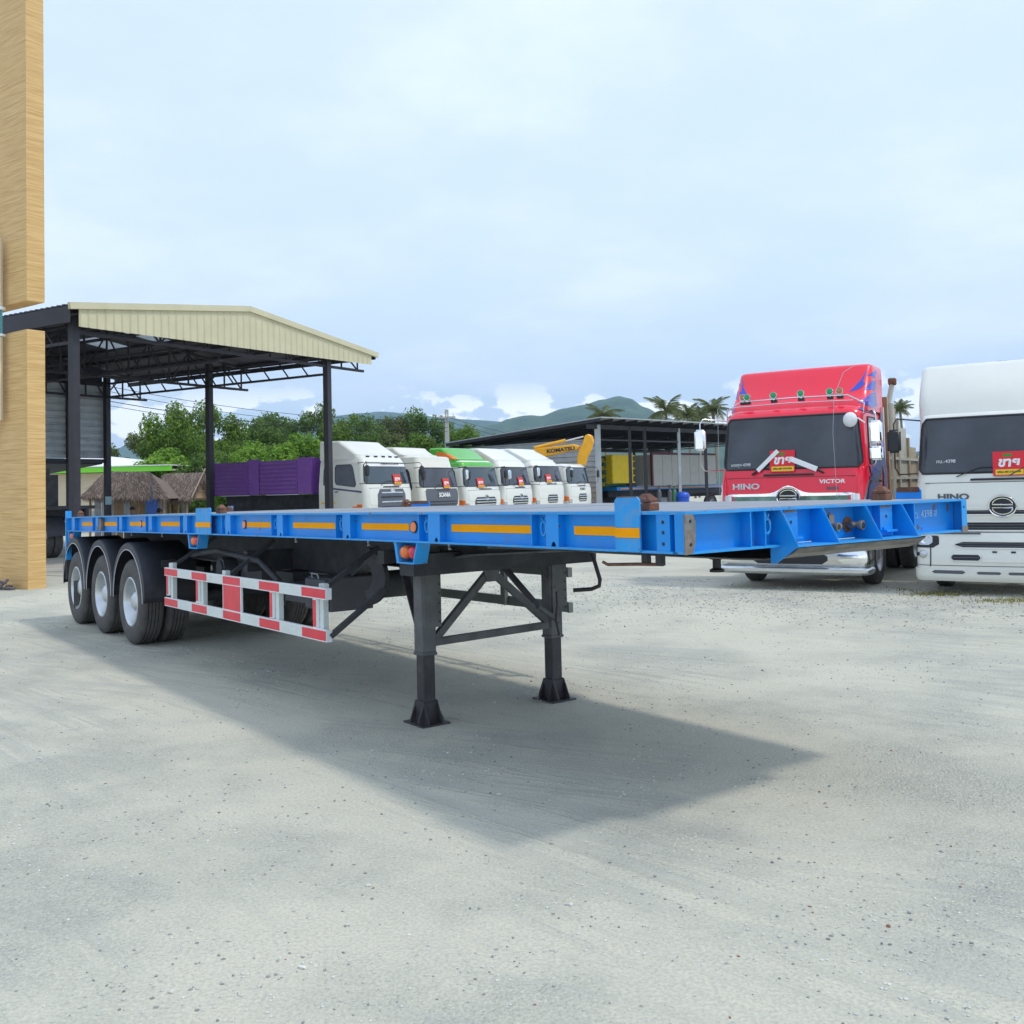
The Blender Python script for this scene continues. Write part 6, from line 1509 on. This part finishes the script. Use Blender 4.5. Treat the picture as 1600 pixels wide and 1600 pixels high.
# ------------------------------------------------------------------ mountains
def hill_mat():
    m = mat('hill_forest', (.05, .085, .035), .95, var=0); t = m.node_tree; n = t.nodes; l = t.links; b = n['Principled BSDF']
    g = n.new('ShaderNodeTexCoord'); z = n.new('ShaderNodeTexNoise'); z.inputs['Scale'].default_value = .02; z.inputs['Detail'].default_value = 9; z.inputs['Roughness'].default_value = .7; l.new(g.outputs['Object'], z.inputs['Vector'])
    r = n.new('ShaderNodeValToRGB'); l.new(z.outputs['Fac'], r.inputs[0]); e = r.color_ramp.elements; e[0].position = .35; e[0].color = (.022, .05, .02, 1); e[1].position = .65; e[1].color = (.085, .14, .05, 1)
    l.new(r.outputs[0], b.inputs['Base Color']); M['hill_forest'] = m
    bp = n.new('ShaderNodeBump'); bp.inputs['Strength'].default_value = 1; bp.inputs['Distance'].default_value = 14; l.new(z.outputs['Fac'], bp.inputs['Height']); l.new(bp.outputs[0], b.inputs['Normal'])
hill_mat()
def hills(prof, D_, depth, seed, label):
    xs = list(range(prof[0][0], prof[-1][0]+1, 4)); mb = MB(); nd_ = 26
    def yy(x):
        for a, b in zip(prof, prof[1:]):
            if x <= b[0]: t = (x-a[0])/(b[0]-a[0]); t = t*t*(3-2*t)*.6+t*.4; return lerp(a[1], b[1], t)
        return prof[-1][1]
    for j in range(nd_+1):
        t = j/nd_; Yd = D_-depth+2*depth*t; k = max(0, 1-abs(t*2-1))**.9
        for x in xs:
            top = at(x, yy(x), D_); X = top.x*(Yd/D_)**.3; nz_ = noise.fractal(V((X*.004+seed, Yd*.004, 0)), 1.0, 2.0, 6)
            mb.v.append((X, Yd, max(-5, top.z*k*(1+.0*nz_)+nz_*38*(1-k)*k*3.2+noise.noise(V((X*.03, Yd*.03, seed)))*2.5)))
    w = len(xs); mb.f = [(j*w+i, j*w+i+1, (j+1)*w+i+1, (j+1)*w+i) for j in range(nd_) for i in range(w-1)]; mb.m = [0]*len(mb.f)
    o = mb.build('mountain', 'hill_forest', smooth=80, kind='structure')
hills([(640, 790), (740, 672), (772, 664), (792, 655), (815, 649), (845, 650), (880, 638), (915, 632), (940, 624), (968, 619), (985, 623), (1008, 637), (1040, 652), (1080, 664), (1140, 672), (1240, 690), (1420, 705), (1560, 760)], 2300, 650, 1, '')
hills([(-300, 760), (0, 715), (140, 712), (185, 700), (205, 690), (228, 700), (330, 690), (430, 668), (520, 650), (560, 646), (592, 643), (640, 646), (690, 652), (740, 656), (800, 660), (880, 690), (1000, 760)], 3600, 700, 5, '')
# haze
mb = MB(); mb.box(-4600, 4600, -1200, 4600, -1.5, 420); hz_ = mb.build('haze', 'piping', kind='stuff'); hz_.data.materials.clear()
hm = bpy.data.materials.new('haze'); hm.use_nodes = True; hn = hm.node_tree; hn.nodes.clear(); ho = hn.nodes.new('ShaderNodeOutputMaterial'); hv = hn.nodes.new('ShaderNodeVolumePrincipled')
hv.inputs['Color'].default_value = (.50, .78, 1, 1); hv.inputs['Density'].default_value = .00019; hv.inputs['Anisotropy'].default_value = .2
hn.links.new(hv.outputs[0], ho.inputs['Volume']); hz_.data.materials.append(hm)
tag(hz_, 'pale blue haze in the air over the yard and mountains', 'haze')
